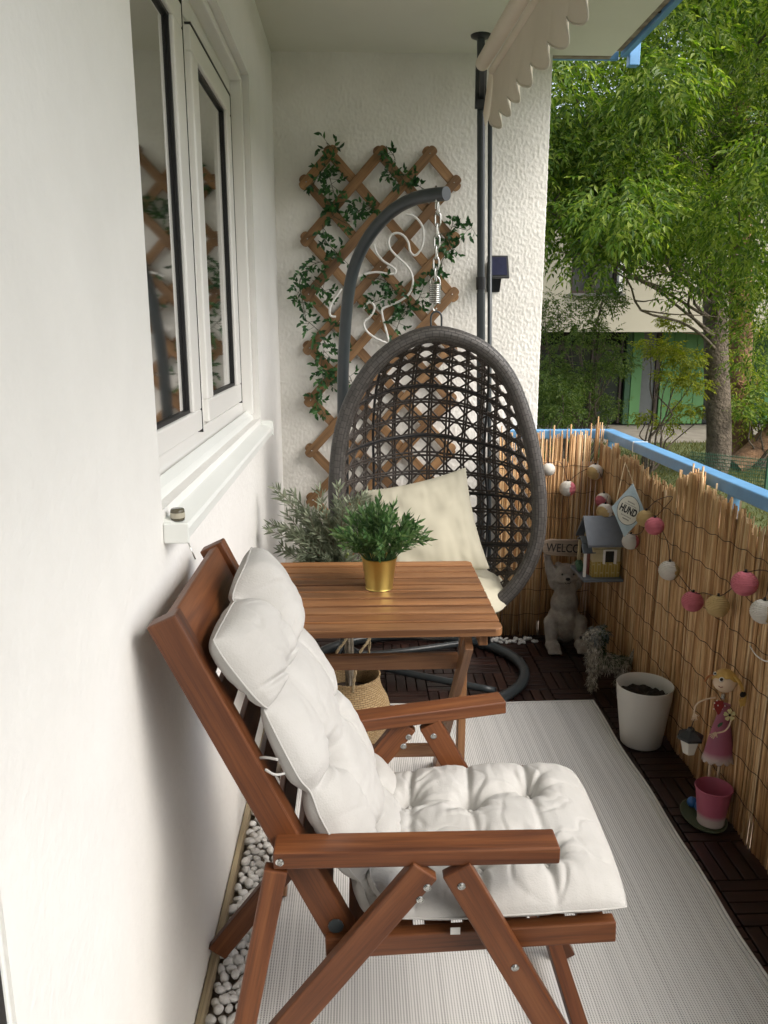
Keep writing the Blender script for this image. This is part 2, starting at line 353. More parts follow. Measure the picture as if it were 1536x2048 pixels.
def text(name, body, size, ext, ma, parent, mtx, xs=1, bold=0):
    c = bpy.data.curves.new(name, 'FONT'); c.body = body; c.size = size; c.extrude = ext; c.offset = bold; c.align_x = 'CENTER'; c.align_y = 'CENTER'
    o = bpy.data.objects.new(name, c); COL.objects.link(o)
    dg = bpy.context.evaluated_depsgraph_get(); me = bpy.data.meshes.new_from_object(o.evaluated_get(dg)); me.name = name
    COL.objects.unlink(o); bpy.data.objects.remove(o)
    me.transform(mtx @ Matrix.Diagonal((xs, 1, 1, 1))); me.materials.clear(); me.materials.append(ma)
    q = bpy.data.objects.new(name, me); COL.objects.link(q); attach(q, parent); return q

XW, YB, ZC = -.325, 3.40, 2.372     # house wall, end wall, ceiling
GZ = -1.5
# ================================================================== SETTING
def ground():
    b = MB(); n1 = 60
    b.add([(-150, -60, GZ), (250, -60, GZ), (250, 300, GZ), (-150, 300, GZ)], [(0, 1, 2, 3)]); return b
tag(ground().build('ground', M['lawn']), kind='structure')
b = MB(); b.add([(-10, 19.8, GZ+.012), (60, 19.8, GZ+.012), (60, 23.6, GZ+.012), (-10, 23.6, GZ+.012)], [(0, 1, 2, 3)]); tag(b.build('path', M['path']), kind='structure')
# grass tufts
N = 26000; P = np.stack([rng.uniform(2.5, 13, N), rng.uniform(9, 19.8, N), np.full(N, GZ)], 1); Dn = np.stack([rng.normal(0, .5, N), rng.normal(0, .5, N), np.full(N, 1.)], 1)
V, Fc = leafsimple(P, Dn, rng.uniform(.05, .13, N), np.full(N, .02), rng.normal(size=(N, 3)))
M['grass'] = leafmat('grass', (.07, .085, .02), (.12, .13, .04), (.2, .19, .08), .7)
tag(npmesh('grass', V, Fc, M['grass']), 'patchy short grass under the trees beyond the railing', 'grass', kind='stuff')

# balcony slab and deck floor
b = MB(); b.box((-1.2, -1.2, -.22), (1.12, 3.62, -.03)); tag(b.build('balcony_slab', M['concrete']), kind='structure')
b = MB(); bs = .155; sw = bs/4
for i in range(-4, 8):
    for j in range(-6, 23):
        x0 = -.21+i*bs; y0 = .0+j*bs
        if x0+bs > 1.06 or x0 < -.36 or y0+bs > 3.42: continue
        for k in range(4):
            g_ = .0022
            if (i+j) % 2: b.box((x0+g_, y0+k*sw+g_, -.028), (x0+bs-g_, y0+(k+1)*sw-g_, random.uniform(-.0008, .0006)))
            else: b.box((x0+k*sw+g_, y0+g_, -.028), (x0+(k+1)*sw-g_, y0+bs-g_, random.uniform(-.0008, .0006)))
tag(b.build('floor', M['deck'], bev=.0015), kind='structure')

# ceiling slab with raw concrete lip
t = MB(); t.box((-.75, -1.2, ZC), (1.0, 3.41, ZC+.2)); tag(t.build('ceiling', M['ceiling']), kind='structure')
t = MB(); t.box((1.0, -1.2, ZC+.012), (1.035, 3.40, ZC+.2)); t.box((.77, 3.412, ZC-.004), (1.0, 3.44, ZC+.2)); tag(t.build('ceiling_edge', M['concrete'], bev=.004), kind='structure')
rl = thing('balcony_railing_above', 'blue metal edge beam and post foot under the ceiling corner', 'railing', (1.06, 3.4, 2.36))
quick('edge_beam', lambda b: (b.box((1.038, -1.2, 2.372), (1.062, 3.428, 2.412)), b.box((.772, 3.442, 2.368), (1.036, 3.46, 2.400))), M['blue'], rl, bev=.003)
quick('post', lambda b: b.box((1.064, 3.39, 2.335), (1.105, 3.43, 2.62)), M['blue'], rl, bev=.003)
for yb in (3.0, 2.6): quick('bolt', lambda b: b.tube([(1.028, yb, 2.392), (1.0375, yb, 2.392)], .011), M['black'], rl)

# house wall with the window opening
WY0, WY1, WZ0, WZ1 = 1.30, 2.675, 1.045, 2.087
hw = thing('house_wall', 'smooth white plaster house wall with the window opening', 'wall', (XW, 1.5, 0))
def hwf(b):
    X0 = -.60
    for (y0, y1, z0, z1) in ((.636, WY0, -.03, ZC), (WY1, YB+.02, -.03, ZC), (WY0, WY1, -.03, WZ0), (WY0, WY1, WZ1, ZC)):
        b.box((X0, y0, z0), (XW, y1, z1))
quick('plaster', hwf, M['plaster'], hw)
quick('added_return_wall', lambda b: b.box((-.60, -1.4, -.03), (.95, -1.22, ZC)), M['plaster'], hw)  # unseen wall behind the camera, added to cut light on the near plaster
ed = thing('door_frame', 'pale door frame edge beside dark rubber seal at the near end of the wall', 'door', (XW, .6, 0))
quick('jamb', lambda b: b.box((-.45, .627, 0), (XW-.002, .6355, 2.2)), M['sillm'], ed, bev=.003)
quick('seal', lambda b: b.box((-.45, .55, 0), (XW-.004, .6265, 2.2)), M['seal'], ed)
quick('door_leaf', lambda b: b.box((-.43, -.6, 0), (XW-.03, .548, 2.2)), M['dark'], ed)

# end wall of rough stucco, real relief
def stucco():
    nx_, nz = 300, 560; x0, x1, z0, z1 = XW, .765, -.03, ZC; wrap = 12
    V = []; cols = nx_+1+wrap
    for j in range(nz+1):
        z = z0+(z1-z0)*j/nz
        for i in range(cols):
            if i <= nx_: x = x0+(x1-x0)*i/nx_; base = Vector((x, YB, z)); nn = Vector((0, -1, 0))
            else: base = Vector((x1, YB+(i-nx_)*.02, z)); nn = Vector((1, 0, 0))
            if i == nx_: nn = Vector((.7, -.7, 0))
            p3 = base*1.0
            h = noise.noise(Vector((p3.x*105, p3.y*105, p3.z*72)))+.5*noise.noise(Vector((p3.x*170+5, p3.y*170, p3.z*130)))
            h = max(-.35, h)
            V.append(base+nn*(h*.0024))
    Fc = [(j*cols+i, j*cols+i+1, (j+1)*cols+i+1, (j+1)*cols+i) for j in range(nz) for i in range(cols-1)]
    return npmesh('stucco', [tuple(v) for v in V], Fc, M['stucco'], smooth=True)
ew = tag(stucco(), 'rough white stucco end wall behind the wooden trellis', 'wall'); ew.name = 'end_wall'
# plain smooth band at the top of the end wall
# ================================================================== WINDOW
wn = thing('window', 'white double casement window in the left wall with curtains behind', 'window', (-.37, 2.0, 1.05))
fX = -.372
def outer(b):
    x0, x1 = -.44, fX-.006
    b.box((x0, WY0-.1, 1.052), (x1, WY1-.03, 1.105)); b.box((x0, WY0-.1, 2.01), (x1, WY1-.03, WZ1-.004))
    b.box((x0, 2.558, 1.105), (x1, WY1-.03, 2.01)); b.box((x0, 1.90, 1.105), (x1-.002, 2.02, 2.01)); b.box((x0, WY0-.1, 1.105), (x1, WY0-.03, 2.01))
quick('frame', outer, M['pvc'], wn, bev=.004)
quick('trim', lambda b: (b.box((-.42, WY1-.028, 1.06), (-.345, WY1-.004, 2.075)), b.box((-.40, WY0-.05, 2.062), (-.345, WY1-.03, 2.084))), M['pvc'], wn, bev=.003)
def sash(y0, y1, z0, z1, w_, wb):
    def f(b):
        xa, xb = -.43, fX+.006
        b.box((xa, y0, z0), (xb, y1, z0+wb)); b.box((xa, y0, z1-wb), (xb, y1, z1)); b.box((xa, y0, z0+wb), (xb, y0+w_, z1-wb)); b.box((xa, y1-w_, z0+wb), (xb, y1, z1-wb))
    o = quick('sash', f, M['pvc'], wn, bev=.004)
    def g(b):
        e = .007; xa, xb = -.3815, fX-.003
        b.box((xa, y0+w_, z0+wb), (xb, y1-w_, z0+wb+e)); b.box((xa, y0+w_, z1-wb-e), (xb, y1-w_, z1-wb)); b.box((xa, y0+w_, z0+wb+e), (xb, y0+w_+e, z1-wb-e)); b.box((xa, y1-w_-e, z0+wb+e), (xb, y1-w_, z1-wb-e))
    quick('gasket', g, M['seal'], o)
    quick('pane', lambda b: b.box((-.386, y0+w_+.001, z0+wb+.001), (-.382, y1-w_-.001, z1-wb-.001)), M['glass'], o)
sash(1.22, 1.893, 1.106, 2.004, .088, .048); sash(1.985, 2.552, 1.113, 1.997, .072, .055)
def seam(b):
    b.box((-.384, 1.8935, 1.100), (fX+.0068, 1.8965, 2.02)); b.box((-.384, 2.5525, 1.108), (fX+.0068, 2.5562, 2.0)); b.box((-.384, 1.985, 1.9975), (fX+.0068, 2.552, 2.0010))
quick('seam', seam, M['seal'], wn)
def curt(b):
    pts = []
    for k in range(240):
        y = 1.25+k*.006; pts.append((-.47+.012*math.sin(k*.55)+.008*math.sin(k*.21), y))
    vs_ = [(x, y, 1.1) for x, y in pts]+[(x, y, 2.06) for x, y in pts]; n_ = len(pts)
    b.add(vs_, [(i, i+1, n_+i+1, n_+i) for i in range(n_-1) if not (60 < i < 100)])
quick('curtain', curt, M['curtain'], wn)
quick('blind', lambda b: [b.box((-.56, 1.24, 1.08+k*.05), (-.555, 2.65, 1.12+k*.05)) for k in range(20)], M['bgrey'], wn)
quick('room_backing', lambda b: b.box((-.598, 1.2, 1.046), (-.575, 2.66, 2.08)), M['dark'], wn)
def sill(b):
    prof = [(-.366, 1.074), (-.352, 1.060), (-.345, 1.042), (-.332, 1.037), (-.324, 1.028), (-.289, 1.018), (-.285, 1.012), (-.286, .994), (-.291, .992), (-.293, 1.006), (-.33, 1.016), (-.366, 1.03)]
    n_ = len(prof); ys = (1.306, 2.672); vs_ = [(x, y, z) for y in ys for x, z in prof]
    b.add(vs_, [tuple(range(n_)), tuple(range(2*n_-1, n_-1, -1))]+[(i, n_+i, n_+(i+1) % n_, (i+1) % n_) for i in range(n_)], None, False)
so_ = quick('sill', sill, M['sillm'], wn, bev=.0015)
quick('end_cap', lambda b: (b.box((-.3245, 1.297, .989), (-.283, 1.3055, 1.024)), b.box((-.3245, 2.6725, .989), (-.283, 2.680, 1.038))), M['sillm'], so_, bev=.002)
jr = thing('candle_jar', 'small dark glass jar with a pale label on the near end of the window sill', 'jar', (-.305, 1.322, 1.022))
quick('glass_body', lambda b: b.lathe([(0, 0), (.0110, 0), (.0118, .004), (.0118, .017), (.0105, .020), (.0, .020)], (-.305, 1.322, 1.0235), 24), mat('jarglass', (.10, .09, .06), .15), jr)
quick('jar_label', lambda b: b.lathe([(.0121, .005), (.0121, .014)], (-.305, 1.322, 1.0235), 24), M['tag'], jr)
quick('wick_wire', lambda b: b.tube([(-.286, 1.30, .992), (-.280, 1.297, .978), (-.274, 1.296, .962)], .0012, 6), M['chrome'], jr)

# wooden edging and pebbles
tag(quick('edging_board', lambda b: b.box((XW+.002, .66, .0), (XW+.016, 3.3, .035)), M['edging'], bev=.002), 'pale wooden edging board along the foot of the left wall', 'board')
def pebble_mesh(k):
    b = MB(); b.sphere((0, 0, 0), 1, 14, 9); sx_, sy_, sz_ = random.uniform(.9, 1.35), random.uniform(.75, 1.05), random.uniform(.6, .8); o = random.random()*50
    b.v = [tuple(Vector((x*sx_, y*sy_, z*sz_))*(1+.22*noise.noise(Vector((x, y, z))*1.3+Vector((o, o, o))))) for x, y, z in b.v]
    return b.mesh('pebble', M['pebble'])
pm = [pebble_mesh(k) for k in range(9)]
def pebble(x, y, z, r, label, group):
    o = bpy.data.objects.new('pebble', random.choice(pm)); COL.objects.link(o); o.location = (x, y, z); o.scale = (r, r, r)
    o.rotation_euler = (random.uniform(-.5, .5), random.uniform(-.5, .5), random.uniform(0, 6.3)); tag(o, label, 'pebble', group)
cells = []; y = 1.15; row = 0
while y < 2.2 and len(cells) < 235:
    for k in range(4 if row % 2 else 5):
        x = XW+.027+(k+(.5 if row % 2 else 0))*.0205
        cells.append((x+random.uniform(-.004, .004), y+random.uniform(-.004, .004), .008+random.choice((0, 0, .007)), random.uniform(.0095, .0135)))
    y += .0215; row += 1
for c in cells: pebble(*c, 'smooth white pebble in the narrow strip between the left wall and the rug', 'white pebbles along the left wall')
for k in range(26):
    pebble(.56+k*.0085+random.uniform(-.003, .003), 3.27+random.uniform(-.035, .02), .006, random.uniform(.008, .012), 'white pebble in the small heap on the deck at the foot of the end fence', 'white pebbles by the end fence')

# rug
def rug():
    b = MB(); nx_, ny = 60, 180; x0, x1, y0, y1 = -.222, .852, -.3, 2.672; cols = nx_+1; vs_ = []; uvs = []
    for j in range(ny+1):
        for i in range(cols):
            u = i/nx_; v = j/ny; y = y0+(y1-y0)*v
            e = .0012*math.sin(y*7.3)*math.exp(-(1-u)*8)+.002*math.sin(y*15+1)*math.exp(-(1-u)*12)
            z = .006+.0035*max(0, math.sin(y*9+2))*math.exp(-(1-u)*9)
            vs_.append((x0+(x1-x0)*u+e, y+.004*math.sin(u*9)*(v > .97), z)); uvs.append((x0+(x1-x0)*u+.0, y))
    fs = [(j*cols+i, j*cols+i+1, (j+1)*cols+i+1, (j+1)*cols+i) for j in range(ny) for i in range(nx_)]
    b.add(vs_, fs, [[uvs[q] for q in f] for f in fs])
    return b, vs_, cols, nx_, ny
b, rv, cols, nx_, ny = rug(); rg = b.build('rug', M['rug']); tag(rg, 'large off-white woven outdoor rug with fine grey stitching on the dark deck', 'rug')
sm_ = rg.modifiers.new('thick', 'SOLIDIFY'); sm_.thickness = .004; sm_.offset = -1
def rugedge(b):
    for off, r_ in ((0, .0035), (.011, .0025), (.019, .002)):
        b.tube([(rv[j*cols+nx_][0]-off, rv[j*cols+nx_][1], rv[j*cols+nx_][2]+.0005) for j in range(ny+1)], r_, 6)
    b.tube([(rv[ny*cols+i][0], rv[ny*cols+i][1], rv[ny*cols+i][2]) for i in range(cols)], .003, 6)
quick('hem', rugedge, mat('hem', (.74, .73, .70), .9, bs=.4, bsc=500), rg)

# ================================================================== REED FENCE, RAILING
ra = thing('balcony_railing', 'blue painted metal balcony railing behind the reed screens', 'railing', (1.07, 3.4, 0))
quick('top_rail', lambda b: b.box((1.045, -1.0, .878), (1.098, 3.362, .916)), M['blue'], ra, bev=.004)
quick('top_rail', lambda b: b.box((.64, 3.365, .878), (1.098, 3.398, .916)), M['blue'], ra, bev=.004)
quick('weld_joint', lambda b: b.box((1.0435, 2.988, .8765), (1.0995, 2.994, .9172)), M['sillm'], ra)
for (x, y) in ((.655, 3.375), (1.07, 3.34), (1.07, 2.2), (1.07, 1.35), (1.07, .3)):
    quick('post', lambda b: b.box((x-.014, y-.014, -.03), (x+.014, y+.014, .877)), M['blue'], ra, bev=.003)
quick('infill_panel', lambda b: b.box((1.048, -1.0, .05), (1.054, 3.32, .80)), mat('panelm', (.50, .42, .36), .8), ra)
quick('infill_panel', lambda b: b.box((.68, 3.382, .05), (1.04, 3.388, .775)), mat('panelm2', (.62, .50, .44), .8), ra)
def reeds(axis, a0, a1, fixed, side, ztop, dens=.0058, sparse=None):
    b = MB()
    for layer in range(2):
        a = a0
        while a < a1:
            a += random.uniform(.6, 1.35)*dens*(1 if layer else 1.0)
            r = random.uniform(.0019, .0036); zt = ztop(a, layer)
            lean = random.gauss(0, .006); off = side*(layer*.007+random.uniform(-.0015, .0015)); cv = random.gauss(0, .002)
            pts = []
            for q in range(4):
                f = q/3; s_ = a+lean*(f-.5)+cv*math.sin(f*PI); o = fixed+off+.003*math.sin(f*7+a*40)
                pts.append((s_, o, -.022+f*(zt+.022)) if axis == 'x' else (o, s_, -.022+f*(zt+.022)))
            b.tube(pts, r, 5, cap=True)
    return b
def zt_r(a, l):
    base = (.835 if a > 2.4 else .853)+.018*math.sin(a*9)+.02*noise.noise(Vector((a*3, 1, 0)))
    if 2.3 < a < 2.5: base += .045
    if a > 3.1: base += .03+.02*random.random()
    return base+random.gauss(0, .010)+(random.random() < .04)*.025-(random.random() < .08)*.03
def zt_b(a, l):
    return (.895+random.gauss(0, .017)+(.05 if a > .98 else 0)) if (random.random() < .62) else .78+random.uniform(-.02, .02)
fr_ = thing('reed_screen', 'long golden brown reed screen along the right side railing', 'fence', (1.02, 1.5, 0))
reeds('y', .4, 3.335, 1.024, 1, zt_r).build('reeds', M['reed'], fr_)
fb = thing('reed_screen', 'short reed screen across the balcony end beside the stucco wall', 'fence', (.85, 3.34, 0))
reeds('x', .60, 1.03, 3.340, 1, zt_b).build('reeds', M['reed'], fb)
def wires(b, axis):
    for z in (.10, .21, .32, .43, .54, .65, .76):
        pts = []; a = .4 if axis == 'y' else .60; e = 3.33 if axis == 'y' else 1.02
        while a < e:
            zz = z+.006*math.sin(a*6+z*20)+.0035*math.sin(a*70); pts.append((1.019, a, zz) if axis == 'y' else (a, 3.335, zz)); a += .012
        b.tube(pts, .0011, 4)
quick('binding_wire', lambda b: wires(b, 'y'), M['rwire'], fr_); quick('binding_wire', lambda b: wires(b, 'x'), M['rwire'], fb)
quick('cable_tie', lambda b: b.tube(catmull([at(1500, 1292, X=1.015), at(1512, 1310, X=1.0), at(1530, 1322, X=1.0), at(1545, 1322, X=1.01)], 5), .0018, 6), M['white'], fr_)
# ================================================================== FOLDING RECLINER CHAIR (near)
NY, FY = 1.030, 1.470        # centre planes of the near and far frames
ch = thing('folding_chair', 'reddish brown wooden folding recliner chair in the foreground under a pale cushion', 'chair', (.1, 1.25, 0))
def screw(b, x, y, z, s=-1, r=.0062):
    b.lathe([(0, .0022), (.0028, .0022), (.003, .0012), (.0045, .0016), (r, .0008), (r, 0)], (0, 0, 0), 16)
    M4 = Matrix.Translation((x, y, z)) @ Matrix.Rotation(R(90)*(-s), 4, 'X')
    k = 6*16; b.v[-k:] = [tuple(M4 @ Vector(v)) for v in b.v[-k:]]
def frame(Y, near):
    s = -1 if near else 1
    PY = Y+.050 if near else Y
    post0, post1 = Vector((-.278, PY, .940)), Vector((-.031, PY, .413))
    quick('back_post', lambda b: b.beam(post0, post1, .034, .046, (.905, 0, .426)), M['chairwood'], ch, bev=.003)
    quick('armrest', lambda b: b.beam(*(((-.128, Y+.012, .5865), (.291, Y+.012, .5865)) if near else ((-.128, 1.430, .576), (.291, 1.500, .592))), .048, .027), M['chairwood'], ch, bev=.003)
    yo = Y-.006*(-s) if near else Y-.006
    quick('rear_leg', lambda b: b.beam((.093, Y-.008, .569), (-.308, Y-.008, .045), .020, .044, (0, 0, 1)), M['chairwood'], ch, bev=.0025)
    quick('front_leg', lambda b: b.beam((.138, Y-.008, .569), (.440, Y-.008, .010), .020, .045, (0, 0, 1)), M['chairwood'], ch, bev=.0025)
    quick('seat_rail', lambda b: b.beam((-.056, Y+.030, .408), (.394, Y+.030, .427), .022, .036), M['chairwood'], ch, bev=.0025)
    b = MB(); ys = Y-.0185
    for (x, z) in ((.096, .544), (.086, .524), (.146, .545), (.230, .402)): screw(b, x, ys, z)
    if near: screw(b, -.118, Y-.0125, .5865)
    # every screw its own part
    n_ = 6*16; k = len(b.v)//n_
    for i in range(k):
        c = MB(); c.v = b.v[i*n_:(i+1)*n_]; m_ = len(b.f)//k
        c.f = [tuple(q-i*n_ for q in f) for f in b.f[i*m_:(i+1)*m_]]; c.uv = b.uv[i*m_:(i+1)*m_]; c.sm = [False]*m_
        c.build('screw', M['chrome'], ch)
frame(NY, True); frame(FY, False)
quick('support_leg', lambda b: b.beam((-.124, NY-.004, .572), (-.240, NY-.004, .008), .022, .034), M['chairwood'], ch, bev=.0025)
quick('hinge_plate', lambda b: b.tube([(-.040, NY+.030, .440), (-.040, NY+.0325, .440)], .012, 10), M['anth'], ch)
dpo = Vector((.4244, 0, -.9055)); npo = Vector((.9055, 0, .4244)); p_top = Vector((-.278, 0, .940))
def onback(s_, Y, off=0): return p_top+dpo*s_+npo*off+Vector((0, Y, 0))
quick('top_board', lambda b: b.beam(onback(.062, NY+.067, .004), onback(.062, FY-.017, .004), .118, .018, npo), M['chairwood'], ch, bev=.003)
for s_ in (.165, .235, .305, .375, .445, .515):
    quick('back_slat', lambda b: b.beam(onback(s_, NY+.067, .0), onback(s_, FY-.017, .0), .040, .012, npo), M['chairwood'], ch, bev=.002)
for k in range(7):
    x = .0+k*.06; quick('seat_slat', lambda b: b.beam((x, NY+.042, .417+x*.045), (x, FY+.018, .417+x*.045), .042, .012), M['chairwood'], ch, bev=.002)
quick('leg_bar', lambda b: b.beam((.40, NY+.004, .085), (.40, FY-.02, .085), .03, .018), M['chairwood'], ch, bev=.002)

# cushion: tufted, in three sections joined end to end
cu = thing('chair_cushion', 'thick pale grey tufted cushion lying along the back and seat of the folding chair', 'cushion', (.1, 1.25, .45))
def tufted(name, mapf, L, W_, th, tufts, creases, nu=120, nv=110, pu=3.2, pv=3.2, seed=0, low=.35, wr=1.0, shape=None):
    """mapf(s,t)-> (point, normal). closed pad with piped seam"""
    vs_ = []; hT = []
    so = Vector((seed*7.3, seed*3.1, 0))
    def e(q, p_): return max(0, 1-abs(2*q-1)**p_)**.5
    def height(u, v):
        s_, t_ = u*L, v*W_; base = (e(u, pu)*e(v, pv))
        h = th*base
        for (cs, ct) in tufts:
            d = math.hypot(s_-cs, t_-ct); h -= th*.62*math.exp(-(d/.020)**2)*base+th*.10*math.exp(-(d/.055)**2)*base
            if d > .004 and d < .13:
                a = math.atan2(t_-ct, s_-cs); h += wr*.0022*math.exp(-((d-.03)/.035)**2)*noise.noise(Vector((math.cos(a)*3.2, math.sin(a)*3.2, cs*31+ct*17)))*2
        for (x0, y0, x1, y1, dp, wd) in creases:
            vx, vy = x1-x0, y1-y0; LL = vx*vx+vy*vy; q = max(0, min(1, ((s_-x0)*vx+(t_-y0)*vy)/LL)); d = math.hypot(s_-x0-q*vx, t_-y0-q*vy)
            h -= th*dp*(math.exp(-(d/(wd*.7))**2)*.6+.45*math.exp(-(d/(wd*3))**2))*base
        P3 = Vector((s_*16, t_*16, 0))+so
        h += .0045*noise.noise(P3*.7)*base+.0016*wr*noise.noise(Vector((s_*75, t_*22, 3))+so)*base*(.3+abs(noise.noise(P3*.5))*1.6)
        nz_ = noise.noise(Vector((s_*13, t_*8, 7))+so); mk = max(0, noise.noise(Vector((s_*6, t_*6, 40))+so)+.25)
        h -= wr*.0042*math.exp(-(nz_/.045)**2)*mk*base
        nz_ = noise.noise(Vector((s_*9+t_*12, t_*9-s_*8, 17))+so); h -= wr*.0030*math.exp(-(nz_/.04)**2)*max(0, .3-mk)*2*base
        # puckers at the seams
        ed_ = min(v, 1-v)*W_; h += wr*.0016*math.exp(-ed_/.03)*noise.noise(Vector((s_*55, 0, v > .5))+so)*base*2
        return h
    b = MB(); cols = nv+1; top = []; bot = []
    for i in range(nu+1):
        u = .5-.5*math.cos(PI*i/nu)*(.6+.4) if False else i/nu
        u = u+.0*0
        for j in range(nv+1):
            v = j/nv
            # gather edge points slightly inwards to round corners
            uu = (2*u-1); vv = (2*v-1); k = 1-.055*(abs(uu)*abs(vv))**3
            us, vs2 = .5+uu*k/2, .5+vv*k/2
            if shape: us, vs2 = shape(us, vs2)
            P, Nn = mapf(us*L, vs2*W_); hh = height(u, v)
            top.append(P+Nn*hh); bot.append(P-Nn*hh*low)
    b.add(top, [(i*cols+j, (i+1)*cols+j, (i+1)*cols+j+1, i*cols+j+1) for i in range(nu) for j in range(nv)])
    b.add(bot, [(i*cols+j, i*cols+j+1, (i+1)*cols+j+1, (i+1)*cols+j) for i in range(nu) for j in range(nv)])
    o = b.build(name, M['cushion'], cu)
    ring = [i*cols for i in range(0, nu+1, 2)]+[nu*cols+j for j in range(2, nv+1, 2)]+[i*cols+nv for i in range(nu-2, -1, -2)]+[j for j in range(nv-2, 0, -2)]
    q = MB(); q.tube([top[r] for r in ring], .0016, 6, closed=True); q.build('piping', M['cushion'], o)
    return o
CY0, CW = 1.062, .392
def mback(s_, t_):        # s from the top of the cushion down, t from near to far
    bend = .0
    sag = .012*math.sin(t_/CW*PI)
    off = .050-.012*math.cos((t_/CW-.5)*2)*0
    return onback(s_, CY0+t_, off+sag+.014), Vector(npo)
sb0 = .175; LB = .455
tuf = [(LB*f, CW*g) for f in (.36, .74) for g in (.25, .68)]
cre = [(LB*.36, 0, LB*.36, CW*.27, .5, .008), (LB*.36, CW*.25, LB*.36, CW*.68, .16, .012), (LB*.36, CW*.68, LB*.36, CW, .45, .008),
       (LB*.74, 0, LB*.74, CW*.27, .55, .008), (LB*.74, CW*.25, LB*.74, CW*.68, .2, .012), (LB*.74, CW*.68, LB*.74, CW, .45, .008),
       (0, CW*.25, LB*.36, CW*.25, .10, .010), (0, CW*.68, LB, CW*.68, .22, .009), (LB*.36, CW*.25, LB*.74, CW*.25, .12, .01)]
tufted('back_section', lambda s_, t_: mback(s_+sb0, t_), LB, CW, .048, tuf, cre, pu=4, pv=5, seed=1, low=.85, wr=1.3,
       shape=lambda u, v: (u, .5+(v-.5)*(1-.07*math.exp(-((u-.36)/.05)**2)-.07*math.exp(-((u-.74)/.05)**2))))
LH = .150
def mhead(s_, t_):
    v = t_/CW; P, Nn = mback(s_+.040, t_); q = 1-s_/LH
    near = 1/(1+math.exp((v-.50)/.045))
    P = P+dpo*(q*(.016*near-.012*(1-near)+.022*math.exp(-((v-.50)/.08)**2)))+npo*(.006-.022*near*q-.026*math.exp(-((v-.52)/.07)**2)*q)
    return P, Nn
tufted('head_section', mhead, LH, CW, .050, [(LH*.95, CW*.30)], [(0, CW*.52, LH*1.0, CW*.50, .75, .010), (LH*.7, 0, LH*.95, CW*.3, .3, .008)], nu=80, pu=3.4, pv=4.2, seed=2, low=.85, wr=1.7)
# short lumbar roll in the fold between back and seat, then the seat
def mroll(s_, t_):
    P = Vector((.012+s_*.5, CY0+t_, .520-s_*.75)); return P, Vector((.83, 0, .55))
tufted('lumbar_section', mroll, .10, CW, .036, [], [(0, CW*.68, .10, CW*.68, .4, .008), (0, CW*.25, .1, CW*.25, .3, .01)], nu=50, pu=2.6, pv=4, seed=3, low=.8, wr=1.6)
LS = .395; SW = .405
def mseat(s_, t_):
    dz = .012*max(0, s_/LS-.75)*2
    y = 1.036+t_; sk_ = .018*(t_/SW-.5)
    return Vector((.030+s_+sk_, y, .466+s_*.035-dz)), Vector((0, 0, 1))
tuf = [(LS*.14+.0, SW*.70), (LS*.42, SW*.63), (LS*.70, SW*.72), (LS*.42, SW*.24), (LS*.70, SW*.26), (LS*.14, SW*.25)]
cre = []
for f in (.14, .42, .70):
    a = .66; cre += [(LS*f, SW*.68, LS*(f+.02), SW, .38, .008), (LS*f, 0, LS*f, SW*.24, .30, .009), (LS*f, SW*.24, LS*f, SW*.68, .20, .010)]
cre += [(0, SW*.68, LS*.42, SW*.63, .22, .010), (LS*.42, SW*.63, LS*.7, SW*.72, .22, .010), (0, SW*.25, LS*.7, SW*.25, .10, .012)]
tufted('seat_section', mseat, LS, SW, .048, tuf, cre, nu=140, nv=140, pu=4.2, pv=4.2, seed=4, low=.55, wr=1.5,
       shape=lambda u, v: (u, v))
quick('tie_ribbon', lambda b: (b.tube(catmull([onback(.26, NY+.07, -.012), onback(.255, NY+.045, .028), onback(.263, NY+.035, .050)], 5), .0022, 6),
      b.tube(catmull([onback(.264, NY+.025, .030), onback(.275, NY+.02, .040), onback(.285, NY+.03, .050)], 5), .002, 6)), M['cushion'], cu)
quick('care_label', lambda b: b.box((.135, 1.041, .437), (.150, 1.042, .449)), M['white'], cu)

# ================================================================== TABLE
tb = thing('folding_table', 'brown slatted wooden folding table between the recliner and the egg chair', 'table', (.04, 2.04, 0))
TZ = .65; tx0, tx1, ty0, ty1 = -.270, .338, 1.755, 2.33; ns = 10; ww = (ty1-ty0)/ns
def top(b):
    for k in range(ns):
        a = ty0+k*ww+.0064; e_ = ty0+(k+1)*ww-.0064; cr = .018
        if k in (0, ns-1):
            poly = []
            for (cx, cy, a0) in ((tx1-cr, e_-cr, 0), (tx0+cr, e_-cr, 90), (tx0+cr, a+cr, 180), (tx1-cr, a+cr, 270)):
                rnd = (k == 0 and a0 >= 180) or (k == ns-1 and a0 < 180)
                if rnd: poly += [(cx+cr*math.cos(R(a0+q*15)), cy+cr*math.sin(R(a0+q*15))) for q in range(7)]
                else: s1 = 1 if a0 in (0, 270) else -1; s2 = 1 if a0 in (0, 90) else -1; poly.append((cx+s1*cr, cy+s2*cr))
            o = len(b.uv); b.prism(poly, TZ-.020, TZ)
            off = k*3.7
            for q in range(o, len(b.uv)): b.uv[q] = [(x+off, y+off) for x, y in b.uv[q]]
        else: b.box((tx0, a, TZ-.020), (tx1, e_, TZ+random.uniform(-.0006, .0006)))
tt = quick('tabletop', top, M['tablewood'], tb, bev=.002)
for x in (-.20, .295): quick('apron', lambda b: b.box((x-.011, ty0+.03, TZ-.052), (x+.011, ty1-.03, TZ-.0205)), M['tablewood'], tb, bev=.002)
quick('leg', lambda b: b.beam((.262, 1.80, .60), (.236, 2.25, .005), .040, .020, (1, 0, 0)), M['tablewood'], tb, bev=.002)
quick('leg', lambda b: b.beam((.268, 1.935, .60), (.268, 1.955, .005), .038, .020, (1, 0, 0)), M['tablewood'], tb, bev=.002)
